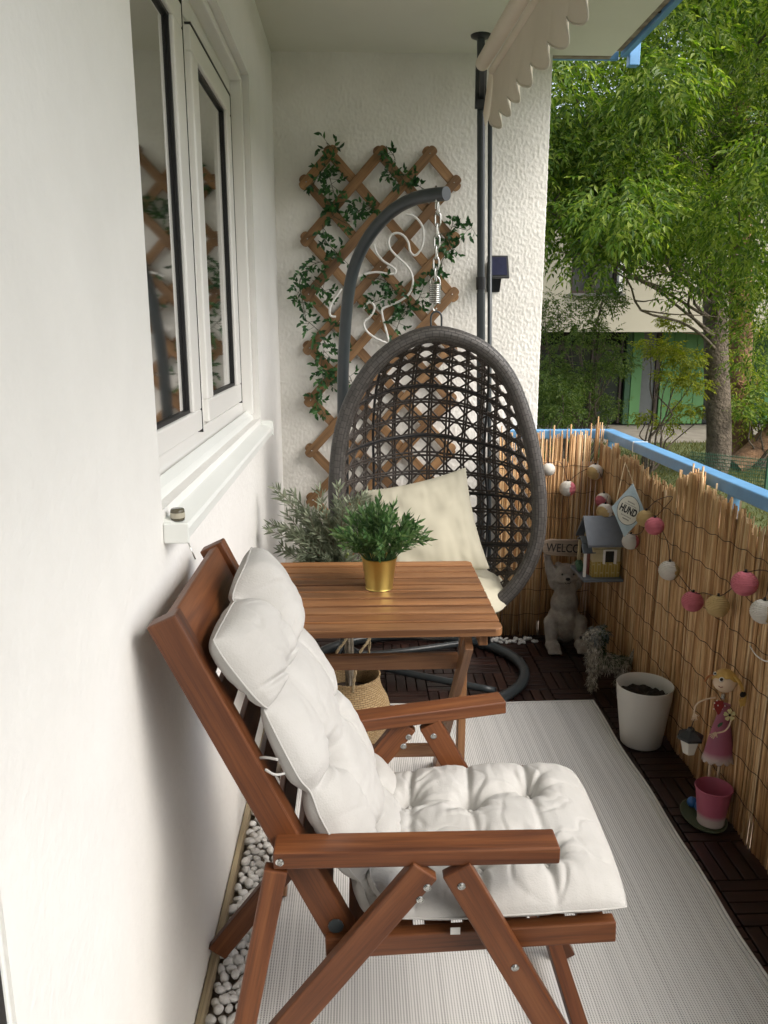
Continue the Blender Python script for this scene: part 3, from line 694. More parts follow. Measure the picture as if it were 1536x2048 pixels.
quick('leg', lambda b: b.beam((-.19, 2.24, .60), (-.19, 1.675, .005), .036, .020, (1, 0, 0)), M['tablewood'], tb, bev=.002)
quick('leg', lambda b: b.beam((-.215, 1.85, .60), (-.215, 2.25, .005), .038, .020, (1, 0, 0)), M['tablewood'], tb, bev=.002)
quick('crossbar', lambda b: b.box((-.18, 1.893, .490), (.250, 1.911, .530)), M['tablewood'], tb, bev=.002)
quick('crossbar', lambda b: b.box((-.18, 2.02, .170), (.240, 2.038, .205)), M['tablewood'], tb, bev=.002)

# ================================================================== POTTED PLANT ON THE TABLE
pc = Vector((.054, 2.075, TZ))
pp = thing('potted_plant', 'bushy green artificial plant in a brass coloured metal pot on the table', 'plant', pc)
pt = quick('pot', lambda b: b.lathe([(0, .003), (.035, .003), (.0365, .0), (.0385, .0015), (.037, .005), (.0465, .083), (.0485, .0845), (.0488, .087), (.0465, .088), (.0445, .083), (.037, .02), (0, .02)], pc, 48), M['gold'], pp, sharp=40)
quick('soil', lambda b: b.lathe([(.0425, .072), (.02, .074), (0, .075)], pc, 20), M['soil'], pt)
def bush(c, nst, rad, hgt, leafL, leafW, nleaf, spread=1.0, r0=.03, zc=0):
    st = MB(); LB_, LD, LL, LW_ = [], [], [], []
    for k in range(nst):
        a = random.uniform(0, 2*PI); q = random.random()**.6; dr = Vector((math.cos(a), math.sin(a), 0)); hh = hgt*random.uniform(.65, 1.05)*(1-.45*q*q)
        p0 = c+dr*r0*q+Vector((0, 0, zc)); p1 = p0+dr*rad*q*.55*spread+Vector((0, 0, hh*.6)); p2 = p0+dr*rad*q*spread*random.uniform(.85, 1.1)+Vector((0, 0, hh*(1-.25*q)))
        pts = catmull([p0, p1, p2], 6); st.tube(pts, .0011, 4, cap=False)
        for i in range(nleaf):
            f = .22+.78*i/nleaf; m_ = f*(len(pts)-1); i0 = min(int(m_), len(pts)-2); P = pts[i0].lerp(pts[i0+1], m_-i0); tdir = (pts[i0+1]-pts[i0]).normalized()
            az = i*2.4+random.random(); sd_ = tdir.orthogonal().normalized(); sd_.rotate(Matrix.Rotation(az, 3, tdir)); LB_.append(P); LD.append(tdir*.75+sd_*random.uniform(.5, .9)); LL.append(leafL*random.uniform(.7, 1.15)); LW_.append(leafW*random.uniform(.8, 1.15))
        LB_.append(p2); LD.append((pts[-1]-pts[-2]).normalized()); LL.append(leafL); LW_.append(leafW)
    V, Fc = leaves(np.array(LB_), np.array(LD), np.array(LL), np.array(LW_)); return st, V, Fc
M['bushleaf'] = leafmat('bushleaf', (.03, .075, .025), (.06, .13, .038), (.14, .22, .085), .4, .25)
M['oliveleaf'] = leafmat('oliveleaf', (.13, .155, .10), (.19, .22, .15), (.29, .32, .23), .5, .2)
M['ivyleaf'] = leafmat('ivyleaf', (.012, .045, .015), (.025, .085, .025), (.055, .15, .035), .4, .2)
st, V, Fc = bush(pc, 88, .098, .175, .028, .0080, 14, zc=.075, r0=.035)
fo = npmesh('foliage', V, Fc, M['bushleaf'], pp); st.build('stems', mat('bushstem', (.05, .11, .035), .7), fo)

# ================================================================== BASKET AND OLIVE TREE
bc = Vector((-.035, 2.44, 0))
bk = thing('seagrass_basket', 'round bellied woven seagrass basket with rope handles under the table edge', 'basket', bc)
quick('basket_body', lambda b: b.lathe([(0, .004), (.095, .004), (.115, .02), (.132, .07), (.136, .11), (.128, .145), (.112, .175), (.103, .20), (.100, .228), (.103, .234), (.098, .236), (.096, .228), (.100, .19), (.12, .14), (.125, .10), (.11, .03), (0, .02)], bc, 56), M['seagrass'], bk)
for sgn in (-1, 1):
    def hd(b):
        pts = [bc+Vector((-.03+sgn*.0, sgn*.0, 0)) for _ in ()]
        x0 = -.062 if sgn < 0 else .012
        for ph in (0, PI):
            L_ = catmull([bc+Vector((x0, -.100, .215)), bc+Vector((x0+.006, -.098, .27)), bc+Vector((x0+.020, -.085, .335)), bc+Vector((x0+.045, -.05, .36)), bc+Vector((x0+.055, .0, .35)), bc+Vector((x0+.05, .07, .24))], 9)
            b.tube([P+Vector((math.cos(i*.9+ph), math.sin(i*.9+ph), 0))*.0026 for i, P in enumerate(L_)], .0030, 6)
    quick('handle', hd, M['twine'], bk)
ot = thing('olive_tree', 'small olive tree with grey green leaves growing out of the seagrass basket', 'plant', bc+Vector((0, 0, .03)))
quick('soil', lambda b: b.lathe([(.108, .155), (.05, .16), (0, .163)], bc, 24), M['soil'], ot)
def otr(b):
    for dx, dy, r_ in ((-.006, 0, .0075), (.007, .005, .0065), (.0, -.008, .005)):
        b.tube(catmull([bc+Vector((dx, dy, .15)), bc+Vector((dx*1.2, dy, .32)), bc+Vector((dx*1.5-.01, dy, .48)), bc+Vector((dx*2-.04, dy, .62))], 6), [r_]*19, 8)
quick('trunk', otr, mat('olivebark', (.30, .27, .22), .9, c2=(.18, .15, .11), sc=60, bs=.6, bsc=120), ot)
st = MB(); LBs = []; fr = []
for k in range(95):
    a = random.uniform(0, 2*PI); q = random.uniform(.2, 1)
    base = bc+Vector((-.03, 0, random.uniform(.42, .62)))
    tip = base+Vector((math.cos(a)*.21*q-.045, math.sin(a)*.11*q, random.uniform(.02, .30)*(1.15-.4*q)+.02))
    tip.x = max(tip.x, XW+.035); tip.y = min(tip.y, 2.60)
    mid = base.lerp(tip, .5)+Vector((0, 0, .02)); pts = catmull([base, mid, tip], 8); st.tube(pts, [.0022-.0014*i/(len(pts)-1) for i in range(len(pts))], 5, cap=False)
    for i in range(3, len(pts)):
        for s_ in (0, 1):
            for rep in range(2):
                P = pts[i-1].lerp(pts[i], random.random()); td = (pts[i]-pts[i-1]).normalized(); sd_ = td.orthogonal().normalized(); sd_.rotate(Matrix.Rotation(i*1.6+s_*PI+rep*.8, 3, td))
                LBs.append((P, td*.8+sd_*.75, random.uniform(.026, .042), random.uniform(.006, .009)))
        if random.random() < .06: fr.append(pts[i]+Vector((0, 0, -.006)))
LBs = [q for q in LBs if q[0].x > XW+.008]
V, Fc = leaves(np.array([q[0] for q in LBs]), np.array([q[1] for q in LBs]), np.array([q[2] for q in LBs]), np.array([q[3] for q in LBs]))
V[:, 0] = np.maximum(V[:, 0], XW+.006)
oc = npmesh('foliage', V, Fc, M['oliveleaf'], ot); st.build('branches', M['stem'], oc)
quick('olives', lambda b: [b.sphere(p_, .0058, 8, 6) for p_ in fr[:9]], mat('olive', (.20, .26, .07), .4), oc)

# ================================================================== EGG CHAIR, STAND, CHAIN
RY = 2.65
rim_px = [(880, 668), (960, 695), (1015, 752), (1050, 838), (1071, 930), (1079, 1010), (1073, 1085), (1045, 1152), (1000, 1203), (930, 1250), (865, 1265), (800, 1250), (735, 1205), (692, 1125), (674, 1035), (673, 950), (684, 862), (712, 785), (757, 722), (815, 682)]
rimP = catmull([at(x, y, Y=RY) for x, y in rim_px], 6, closed=True)
C0 = at(876, 985, Y=RY); hx, hz = .355, .50
angs = np.array([math.atan2((p_.z-C0.z)/hz, (p_.x-C0.x)/hx) for p_ in rimP]); rad = np.array([math.hypot((p_.z-C0.z)/hz, (p_.x-C0.x)/hx) for p_ in rimP])
o_ = np.argsort(angs); angs, rad = angs[o_], rad[o_]; angs = np.concatenate([angs[-3:]-2*PI, angs, angs[:3]+2*PI]); rad = np.concatenate([rad[-3:], rad, rad[:3]])
DEP = .40
def shell(a, c):
    rho = math.hypot(a, c); th_ = math.atan2(c, a); rr = float(np.interp(th_, angs, rad)); k = math.sin(min(rho, 1.0)*PI/2)*rr
    return Vector((C0.x+math.cos(th_)*k*hx, RY+DEP*math.cos(min(rho, 1)*PI/2), C0.z+math.sin(th_)*k*hz))
eg = thing('egg_chair', 'dark brown open weave rattan egg chair hanging from the curved stand', 'hanging chair', C0)
quick('rim', lambda b: b.tube(rimP, .0262, 16, closed=True), M['rattan'], eg)
def strands(b):
    na, nc = 8.0, 11.2
    def line(p0, p1, r_):
        n_ = 56; pts = []
        for i in range(n_+1):
            a = p0[0]+(p1[0]-p0[0])*i/n_; c = p0[1]+(p1[1]-p0[1])*i/n_
            if a*a+c*c > 1: 
                if len(pts) > 1: b.tube(pts, r_, 5, cap=False)
                pts = []; continue
            pts.append(shell(a, c)+Vector((0, 0, 0))+Vector((random.gauss(0, .0004), random.gauss(0, .0006), random.gauss(0, .0004))))
        if len(pts) > 1: b.tube(pts, r_, 5, cap=False)
    for k in range(-9, 10):
        for d in (-.010, .010): line((k/na+d+random.gauss(0, .002), -1), (k/na+d+random.gauss(0, .002), 1), .0043)
    for k in range(-13, 14):
        for d in (-.007, .007): line((-1, k/nc+d+random.gauss(0, .002)), (1, k/nc+d+random.gauss(0, .002)), .0047)
    for k in range(-23, 24):
        o = (k+.5)/nc
        for sg in (-1, 1):
            a0 = -1; c0 = o+sg*a0*na/nc; line((-1, o-sg*na/nc), (1, o+sg*na/nc), .0038)
quick('woven_shell', strands, M['rattan2'], eg)
def bars(b):
    for c in (.45, .18, -.10, -.36): b.tube([shell(-1+2*i/40*.999, c) for i in range(41) if (-1+2*i/40)**2+c*c < 1], .0055, 8)
    for a in (-.42, .42): b.tube([shell(a, -1+2*i/40) for i in range(41) if (-1+2*i/40)**2+a*a < 1], .005, 8)
quick('steel_hoop', bars, M['black'], eg)
hkp = at(872, 640, Y=RY)
def hook(b):
    L_ = [at(862, 652, Y=RY), at(862, 634, Y=RY), at(866, 626, Y=RY), at(873, 623, Y=RY), at(880, 626, Y=RY), at(883, 634, Y=RY), at(883, 652, Y=RY)]
    b.tube(catmull(L_, 5), .0032, 8)
quick('hook', hook, M['anth'], eg)
stn = thing('chair_stand', 'dark grey curved steel stand with ring base holding the egg chair', 'stand', (.215, 3.0, 0))
rc = Vector((.215, 3.0, .022)); 
quick('ring_base', lambda b: b.tube([rc+Vector((.433*math.cos(a), .36*math.sin(a)*1.0-.06, 0)) for a in [2*PI*i/72 for i in range(72)]], .0205, 14, closed=True), M['anth'], stn)
polep = [Vector((-.058, 3.02, .03)), Vector((-.060, 3.02, .5))]+[at(686, 830, Y=3.0), at(688, 700, Y=2.99), at(700, 570, Y=2.96), at(728, 490, Y=2.92), at(775, 430, Y=2.85), at(830, 397, Y=2.76), at(893, 387, Y=2.66)]
quick('pole', lambda b: b.tube(catmull(polep, 10), .0215, 20), M['anth'], stn, sharp=50)
quick('strut', lambda b: b.tube(catmull([Vector((-.055, 3.02, .10)), Vector((.05, 2.95, .04)), Vector((.5, 2.72, .03))], 6), .014, 10), M['anth'], stn)
quick('strut', lambda b: b.tube(catmull([Vector((-.055, 3.02, .10)), Vector((.05, 3.05, .04)), Vector((.5, 3.2, .03))], 6), .014, 10), M['anth'], stn)
quick('strut', lambda b: b.tube(catmull([Vector((-.06, 3.02, .12)), Vector((-.1, 2.9, .06)), Vector((-.12, 2.77, .03))], 6), .014, 10), M['anth'], stn)
quick('eye_bolt', lambda b: b.tube([at(872, 372, Y=2.69), at(872, 418, Y=2.67)], .0035, 8), M['chrome'], stn)
chn = thing('hanging_chain', 'short galvanised chain with a coil spring between stand arm and egg chair', 'chain', at(873, 410, Y=RY))
cz = [at(877, 405, Y=2.66), at(871, 560, Y=RY)]
for k in range(7):
    c = cz[0].lerp(cz[1], (k+.5)/7)
    def lk(b):
        pts = [];
        for i in range(20):
            a = 2*PI*i/20; x = .0085*math.cos(a); z = .0115*math.sin(a)+(.009 if math.sin(a) > 0 else -.009)
            pts.append(c+(Vector((x, 0, z)) if k % 2 else Vector((x*.35, x*.9, z))))
        b.tube(pts, .0028, 8, closed=True)
    quick('link', lk, M['chrome'], chn)
def spring(b):
    c = at(870, 587, Y=RY); r_ = .0165; pts = []
    for i in range(10*14+1):
        a = 2*PI*i/14; pts.append(c+Vector((r_*math.cos(a), r_*math.sin(a), .030-.060*i/140)))
    b.tube(pts, .0027, 6)
    b.tube(catmull([c+Vector((-r_, 0, .03)), c+Vector((-.013, 0, .045)), c+Vector((0, 0, .055)), c+Vector((.013, 0, .045)), c+Vector((r_, 0, .03))], 5), .0026, 6)
    b.tube(catmull([c+Vector((0, 0, -.03)), c+Vector((-.006, 0, -.045)), c+Vector((.0, 0, -.054)), c+Vector((.006, 0, -.046))], 5), .0026, 6)
quick('spring', spring, M['chrome'], chn)
# pillows
def pad(name, c, w_, h_, th, rot, ma, parent, n_=60, seed=0, wr=.004, flop=0, sq=.5, rnd=False):
    b = MB(); cols = n_+1; top = []; bot = []
    for i in range(cols):
        for j in range(cols):
            u = 2*i/n_-1; v = 2*j/n_-1; bs_ = (max(0, 1-abs(u)**2.2)*max(0, 1-abs(v)**2.2))**sq
            pin = 1-.07*(1-abs(v)**2)*abs(u)**6; pin2 = 1-.07*(1-abs(u)**2)*abs(v)**6
            wv = wr*noise.noise(Vector((u*3+seed, v*3, seed)))+wr*.6*noise.noise(Vector((u*9+seed, v*4, 1)))*(abs(u)**2+abs(v)**2)
            x = u*w_/2*pin; y = v*h_/2*pin2; zz = flop*(u*v)
            if rnd: x = u*math.sqrt(1-.42*v*v)*w_/2; y = v*math.sqrt(1-.42*u*u)*h_/2
            top.append(c+rot @ Vector((x, y, th*bs_+wv*(bs_+.15)+zz))); bot.append(c+rot @ Vector((x, y, -th*bs_+wv*.15+zz)))
    b.add(top, [(i*cols+j, (i+1)*cols+j, (i+1)*cols+j+1, i*cols+j+1) for i in range(n_) for j in range(n_)])
    b.add(bot, [(i*cols+j, i*cols+j+1, (i+1)*cols+j+1, (i+1)*cols+j) for i in range(n_) for j in range(n_)])
    return b.build(name, ma, parent)
pi = pad('throw_pillow', Vector((.245, 2.79, .630)), .375, .375, .062, Euler((R(74), R(-13), 0)).to_matrix(), M['pillow'], None, seed=3, wr=.008)
tag(pi, 'square cream throw pillow leaning upright inside the egg chair', 'pillow')
sc_ = pad('seat_cushion', Vector((.262, 2.74, .420)), .56, .42, .060, Euler((R(8), R(2), 0)).to_matrix(), M['pillow'], None, seed=9, wr=.016, rnd=True)
tag(sc_, 'crumpled round cream seat cushion lying in the bottom of the egg chair', 'cushion')
# ================================================================== AWNING, CLAMP POLES
pl = thing('clamp_pole', 'thick dark grey telescopic pole wedged between floor and ceiling', 'pole', (.52, 3.2, 0))
p0, p1 = Vector((.519, 3.2, .0)), Vector((.455, 3.2, ZC))
quick('lower_tube', lambda b: b.tube([p0, p0.lerp(p1, .62)], .0168, 16), M['anth'], pl, sharp=50)
quick('upper_tube', lambda b: b.tube([p0.lerp(p1, .62), p1], .0148, 16), M['anth'], pl, sharp=50)
quick('collar', lambda b: b.tube([p0.lerp(p1, .625), p0.lerp(p1, .645)], .0188, 16), M['black'], pl, sharp=50)
quick('ceiling_plate', lambda b: b.lathe([(0, -.012), (.022, -.012), (.036, -.006), (.038, 0), (0, 0)], p1, 20), M['black'], pl)
quick('bracket', lambda b: (b.box((.435, 3.165, 1.78+.34), (.475, 3.182, 2.27)), b.beam((.46, 3.17, 2.16), (.425, 2.93, 2.20), .02, .02)), M['black'], pl, bev=.003)
p2 = thing('clamp_pole', 'thinner slim dark rod standing just right of the thick clamp pole', 'pole', (.548, 3.19, 0))
quick('tube', lambda b: b.tube([Vector((.548, 3.16, 0)), Vector((.487, 3.16, 2.19))], .0085, 12), M['anth'], p2)
aw = thing('awning', 'rolled beige fabric awning with a scalloped hanging valance under the ceiling', 'awning', (.45, 2.2, 2.2))
quick('roller', lambda b: b.tube([Vector((.424, 2.93, 2.200)), Vector((.478, 1.2, 2.185))], .0235, 24), M['awn'], aw, sharp=50)
quick('front_bar', lambda b: b.tube([Vector((.452, 2.90, 2.170)), Vector((.496, 1.2, 2.155))], .012, 16), M['awn'], aw, sharp=50)
def val(b):
    n_ = 260; m_ = 22; y0, y1 = 2.905, 1.2; vs_ = []; uvs = []; cols = m_+1
    per = .155
    for i in range(n_+1):
        y = y0+(y1-y0)*i/n_; f = (y0-y)/per; sc2 = abs(math.sin(f*PI)); bottom = 2.020-.040*sc2**.55
        for j in range(m_+1):
            q = j/m_; z = 2.165+(bottom-2.165)*q; x = .456+(.040)*(i/n_)+q*.006*math.sin(f*1.25+.6)+q*q*.026*(sc2-.5)
            vs_.append((x, y, z))
    b.add(vs_, [(i*cols+j, i*cols+j+1, (i+1)*cols+j+1, (i+1)*cols+j) for i in range(n_) for j in range(m_)])
    b.edge = [vs_[i*cols+m_] for i in range(n_+1)]
vb = MB(); val(vb); vo = vb.build('valance', M['awn'], aw); sld = vo.modifiers.new('t', 'SOLIDIFY'); sld.thickness = .001
quick('trim_cord', lambda b: b.tube(vb.edge, .0022, 6), mat('trim', (.70, .65, .55), .8), vo)
quick('end_flap', lambda b: (b.add([(.445, 2.91, 2.18), (.462, 2.91, 2.17), (.450, 2.915, 2.03), (.436, 2.915, 2.0), (.428, 2.915, 2.045)], [(0, 1, 2, 3, 4)])), M['awn'], aw)
# ================================================================== SOLAR LAMP ON THE END WALL
sp_ = thing('solar_wall_lamp', 'black wall lamp with a tilted blue solar panel on the stucco end wall', 'lamp', (.566, 3.37, 1.55))
quick('housing', lambda b: b.prism([(0, .09), (.052, .075), (.062, .052), (.0, -.035)], -.030, .026, Matrix(((0, 0, 1, .560), (-1, 0, 0, 3.395), (0, 1, 0, 1.515), (0, 0, 0, 1)))), M['black'], sp_, bev=.003)
mt = Matrix.Translation((.566, 3.335, 1.574)) @ Matrix.Rotation(R(62), 4, 'X')
def pan(b, w_, h_, t_, o):
    b.box((-w_/2, -h_/2, o), (w_/2, h_/2, o+t_)); b.v = [tuple(mt @ Vector(v)) for v in b.v]
quick('panel_frame', lambda b: pan(b, .084, .100, .010, 0), M['black'], sp_, bev=.002)
quick('solar_cell', lambda b: pan(b, .066, .080, .002, .0105), M['solar'], sp_)
# ================================================================== TRELLIS
tr_ = thing('trellis', 'brown expanding wooden diamond trellis on the stucco end wall', 'trellis', (.1, 3.38, 1.2))
nX = [at(614+48.7*i, 400, Y=3.385).x for i in range(7)]; gz0 = at(760, 309, Y=3.385).z; dz_ = .1065
def node(i, j, y): return Vector((nX[0]+(nX[6]-nX[0])*i/6, y, gz0-dz_*j))
JM = 16
def slats(front):
    b = MB()
    for k in range(-JM-1, 6+JM+2):
        pts = []
        for i in range(0, 7):
            j = (k-i) if front else (i-k)
            if 0 <= j <= JM: pts.append((i, j))
        if len(pts) < 2 or (k % 2 == 0): continue
        y = YB-.022 if front else YB-.0315+.018; y = 3.366 if front else 3.377
        a = node(*pts[0], y); c = node(*pts[-1], y); d = (c-a).normalized(); b2 = MB()
        wd = .037; a2 = a-d*.020; c2 = c+d*.020
        # board with rounded ends
        Lx = (c2-a2).length; poly = []
        for q in range(9): an = PI/2+PI*q/8; poly.append((.010*math.cos(an)*1.2, wd/2*math.sin(an)))
        for q in range(9): an = -PI/2+PI*q/8; poly.append((Lx+.010*math.cos(an)*1.2, wd/2*math.sin(an)))
        sd_ = Vector((-d.z, 0, d.x)); mtx = Matrix(((d.x, sd_.x, 0, a2.x), (0, 0, 1, y), (d.z, sd_.z, 0, a2.z), (0, 0, 0, 1)))
        o = len(b.uv); b.prism(poly, -.005, .005, mtx); off = random.random()*20
        for q in range(o, len(b.uv)): b.uv[q] = [(u+off, v+off) for u, v in b.uv[q]]
    return b
slats(True).build('front_slats', M['trelwood'], tr_, bev=.0015); slats(False).build('back_slats', M['trelwood'], tr_, bev=.0015)
for i in range(7):
    for j in range(JM+1):
        if (i+j) % 2 and (i in (0, 3, 6) or j in (0, JM)): quick('rivet', lambda b: b.sphere(node(i, j, 3.360), .0032, 8, 6), M['chrome'], tr_)
# vines
def garland(name, label, paths, dens=95):
    t_ = thing(name, label, 'garland', at(*paths[0][0], Y=3.35), 'artificial leaf garlands on the trellis')
    st = MB(); L_ = []
    for pth in paths:
        pts = catmull([at(x, y, Y=3.352+.008*math.sin(i*2.1)) for i, (x, y) in enumerate(pth)], 10)
        st.tube(pts, .0014, 5, cap=False)
        for i in range(1, len(pts)):
            seg = (pts[i]-pts[i-1]); m_ = seg.length*dens; m_ = int(m_)+(random.random() < m_-int(m_))
            for _ in range(m_):
                # side twig with three leaves
                P = pts[i-1].lerp(pts[i], random.random()); a = random.uniform(0, 2*PI); dr = Vector((math.cos(a), random.uniform(-.9, .0), math.sin(a)-.2)).normalized(); tl = random.uniform(.018, .055)
                Q = P+dr*tl
                if Q.y > 3.372: Q.y = 3.372
                st.tube([P, Q], .0008, 4, cap=False)
                for e_ in (-1, 0, 1):
                    sd_ = dr.cross(Vector((0, 1, 0))); sd_ = sd_.normalized() if sd_.length > .1 else Vector((1, 0, 0)); dd_ = dr+sd_*e_*.9+Vector((0, -.25, -.1)); L_.append((P.lerp(Q, .55+.225*(e_+1)), dd_, random.uniform(.020, .029), random.uniform(.0105, .0145), Vector((random.gauss(0, .45), -1, random.gauss(0, .45)))))
    V, Fc = leaves(np.array([q[0] for q in L_]), np.array([q[1] for q in L_]), np.array([q[2] for q in L_]), np.array([q[3] for q in L_]), np.array([q[4] for q in L_]))
    V[:, 1] = np.minimum(V[:, 1], 3.385)
    f = npmesh('foliage', V, Fc, M['ivyleaf'], t_); st.build('stem', mat('ivystem', (.06, .07, .03), .7), t_)
garland('leaf_garland', 'dark green leaf garland winding down the upper left of the trellis to its middle', [[(652, 285), (668, 305), (640, 345), (628, 372), (650, 395), (668, 405), (700, 405), (722, 425), (745, 412)], [(655, 330), (662, 365), (672, 400)], [(668, 410), (665, 430), (700, 450)]])
garland('leaf_garland', 'dark green leaf garland hanging from the top middle of the trellis', [[(772, 292), (790, 318), (782, 348), (812, 350), (838, 372), (852, 380)], [(782, 345), (770, 362)], [(800, 350), (815, 372), (822, 385)]])
garland('leaf_garland', 'dark green leaf garland trailing down the left edge of the trellis', [[(645, 450), (650, 480), (668, 500), (690, 522)], [(660, 520), (625, 530), (600, 560), (605, 600), (612, 640)], [(625, 560), (655, 590), (640, 615)], [(612, 640), (635, 660), (655, 690), (690, 710)], [(648, 700), (642, 740), (655, 770), (632, 790), (652, 835)], [(640, 740), (690, 745), (705, 765)], [(680, 640), (660, 660)]])
garland('leaf_garland', 'dark green leaf garland on the right edge of the trellis behind the chain', [[(908, 432), (900, 462), (880, 470), (905, 495), (885, 520), (880, 545)], [(905, 452), (935, 460), (945, 450)], [(890, 480), (912, 515)], [(880, 545), (850, 570), (835, 600), (800, 640)]])
garland('leaf_garland', 'dark green leaf garland across the centre of the trellis behind the white line figure', [[(735, 555), (765, 560), (785, 578), (760, 600), (725, 610)], [(820, 575), (812, 610), (800, 640), (790, 665)], [(735, 600), (745, 625)], [(700, 430), (725, 418), (745, 405)]])
# white line art light
def nl(pts): return [at(560+x/3.84, 240+y/3.84, Y=3.338) for x, y in pts]
ne = thing('line_art_lamp', 'white tube lamp bent into a line drawing of faces in front of the trellis', 'lamp', nl([(900, 1100)])[0])
for P_ in ([(965, 725), (1030, 740), (1085, 800), (1102, 870), (1095, 950), (1070, 1010), (1035, 1040), (1000, 1010), (985, 940), (950, 890), (900, 868), (852, 885), (836, 930), (845, 985), (900, 1050), (970, 1115), (1010, 1180), (1020, 1260), (990, 1335), (930, 1385), (850, 1420), (788, 1450), (785, 1490), (800, 1560), (822, 1640), (835, 1700)],
           [(722, 955), (742, 1020), (790, 1080), (850, 1120), (885, 1148), (878, 1180), (820, 1180), (740, 1168), (660, 1182), (600, 1205)],
           [(475, 1295), (425, 1365), (385, 1440), (388, 1500), (430, 1512)],
           [(640, 1450), (680, 1400), (718, 1418), (722, 1460), (690, 1512), (647, 1550), (655, 1605), (710, 1660), (800, 1705), (870, 1720)]):
    quick('tube', lambda b: b.tube(catmull(nl(P_), 8), .0046, 8), M['neon'], ne)
# ================================================================== STRING OF PAPER LANTERNS
sl_ = thing('string_lights', 'string of pink, yellow and white paper lanterns hung along the reed screens', 'string lights', (1.0, 2.5, .7))
for k_, v_, e_ in (('lw', (.72, .69, .63), (.68, .64, .57)), ('lp', (.62, .17, .21), (.55, .14, .18)), ('ly', (.58, .42, .19), (.52, .36, .15))):
    M[k_] = mat(k_, v_, .75, c2=e_, sc=30); n = M[k_].node_tree
    wv = nd(n, 'ShaderNodeTexWave', Scale=75, Distortion=1.2); wv.bands_direction = 'Z'; n.links.new(mapped(n), wv.inputs['Vector']); bump(n, n.nodes['Principled BSDF'], wv.outputs['Fac'], .7, .003)
# x, y, radius px, main, side colour (angle), plane
lan = [(1097, 939, 14, 'lw', None, 'b', 0), (1135, 977, 17, 'lw', 'lp', 'b', 40), (1190, 944, 17, 'lw', 'ly', 'c', 150), (1207, 1001, 17, 'lw', 'lp', 'r', 200), (1210, 1023, 18, 'lw', 'ly', 'f', 160),
       (1291, 1037, 19, 'ly', None, 'r', 0), (1309, 1052, 20, 'lp', None, 'f', 0), (1261, 1083, 18, 'lw', 'lp', 'r', 10), (1338, 1141, 22, 'lw', 'ly', 'r2', -20), (1385, 1203, 23, 'lp', None, 'r2', 0),
       (1435, 1212, 25, 'ly', None, 'r2', 0), (1489, 1167, 28, 'lp', None, 'r2', 0), (1527, 1223, 28, 'lw', 'ly', 'r2', -60)]
LP = []
for (x, y, rp, c1, c2, pln, an) in lan:
    if pln == 'b': P = at(x, y, Y=3.30)
    elif pln == 'c': P = at(x, y, Y=3.27)
    elif pln == 'r': P = at(x, y, X=.988)
    elif pln == 'f': P = at(x, y, X=.962)
    else: P = at(x, y, X=.972)
    r_ = rp*P.y/F*1.0; LP.append(P)
    n_w = {'lw': 'white', 'lp': 'pink', 'ly': 'yellow'}
    def lf(b):
        n1, n2 = 32, 30; vs_ = []; fs = []
        for i in range(n2+1):
            a = .22+(PI-.44)*i/n2; rr = r_*(1-.05*(abs(math.sin(i*PI/2.0*1.0)) if i % 2 else 0))
            for k in range(n1):
                q = 2*PI*k/n1; rk = rr*(1+.012*noise.noise(Vector((k*.7, i*.2, x))))
                vs_.append(P+Vector((rk*math.sin(a)*math.cos(q), rk*math.sin(a)*math.sin(q), r_*.95*math.cos(a))))
        for i in range(n2):
            for k in range(n1): fs.append((i*n1+k, (i+1)*n1+k, (i+1)*n1+(k+1) % n1, i*n1+(k+1) % n1))
        b.add(vs_, fs)
    b = MB(); lf(b); o = b.build('lantern', [M[c1], M[c2 or c1]], sl_)
    if c2:
        o['label'] = n_w[c1]+' lantern with a '+n_w[c2]+' side'
        dv = Vector((math.cos(R(an)), -math.sin(R(abs(an)))*.5, 0)).normalized() if an not in (150, 160, 200) else Vector((-.75, -.55, -.3)).normalized()
        for pgn in o.data.polygons:
            cc = sum((o.data.vertices[i].co for i in pgn.vertices), Vector())/4-P
            if cc.normalized().dot(dv) > .45: pgn.material_index = 1
    else: o['label'] = 'plain '+n_w[c1]+' lantern'
    quick('socket', lambda b: b.tube([P+Vector((0, 0, r_*.88)), P+Vector((0, 0, r_*1.12))], .0035, 8), M['darkpaint'], o)
def cab(b):
    def seg(pts): b.tube(catmull(pts, 8), .0013, 5)
    up = lambda i: LP[i]+Vector((0, 0, .028))
    seg([at(1060, 925, Y=3.31), up(0), at(1122, 926, Y=3.31), up(1)+Vector((0, 0, .004))]); seg([up(1), at(1160, 945, Y=3.31), up(2)])
    seg([up(2), at(1203, 955, X=1.0), up(3)]); seg([up(3), at(1215, 990, X=1.0), up(4)]); seg([up(4), at(1240, 1045, X=1.0), up(7), at(1285, 1062, X=1.0), up(5)])
    seg([up(5), at(1315, 1000, X=1.0), at(1345, 995, X=1.005), up(6)]); seg([up(6)+Vector((0, -.02, -.01)), at(1335, 1085, X=1.0), up(8)]); seg([up(8), at(1362, 1155, X=1.0), up(9), at(1410, 1186, X=1.0), up(10), at(1462, 1178, X=1.0), up(11)]); seg([up(11), at(1520, 1140, X=1.0), at(1540, 1150, X=1.0), up(12)])
quick('cable', cab, M['cable'], sl_)
# ================================================================== HUND SIGN
sg = thing('hanging_sign', 'pale blue diamond metal sign reading HUND hanging on the reed screen above the birdhouse', 'sign', at(1256, 1020, X=.955))
Cs = at(1257, 1021, X=.95)
ax_ = (at(1288, 1020, X=.95)-at(1226, 1012, X=.95)); 
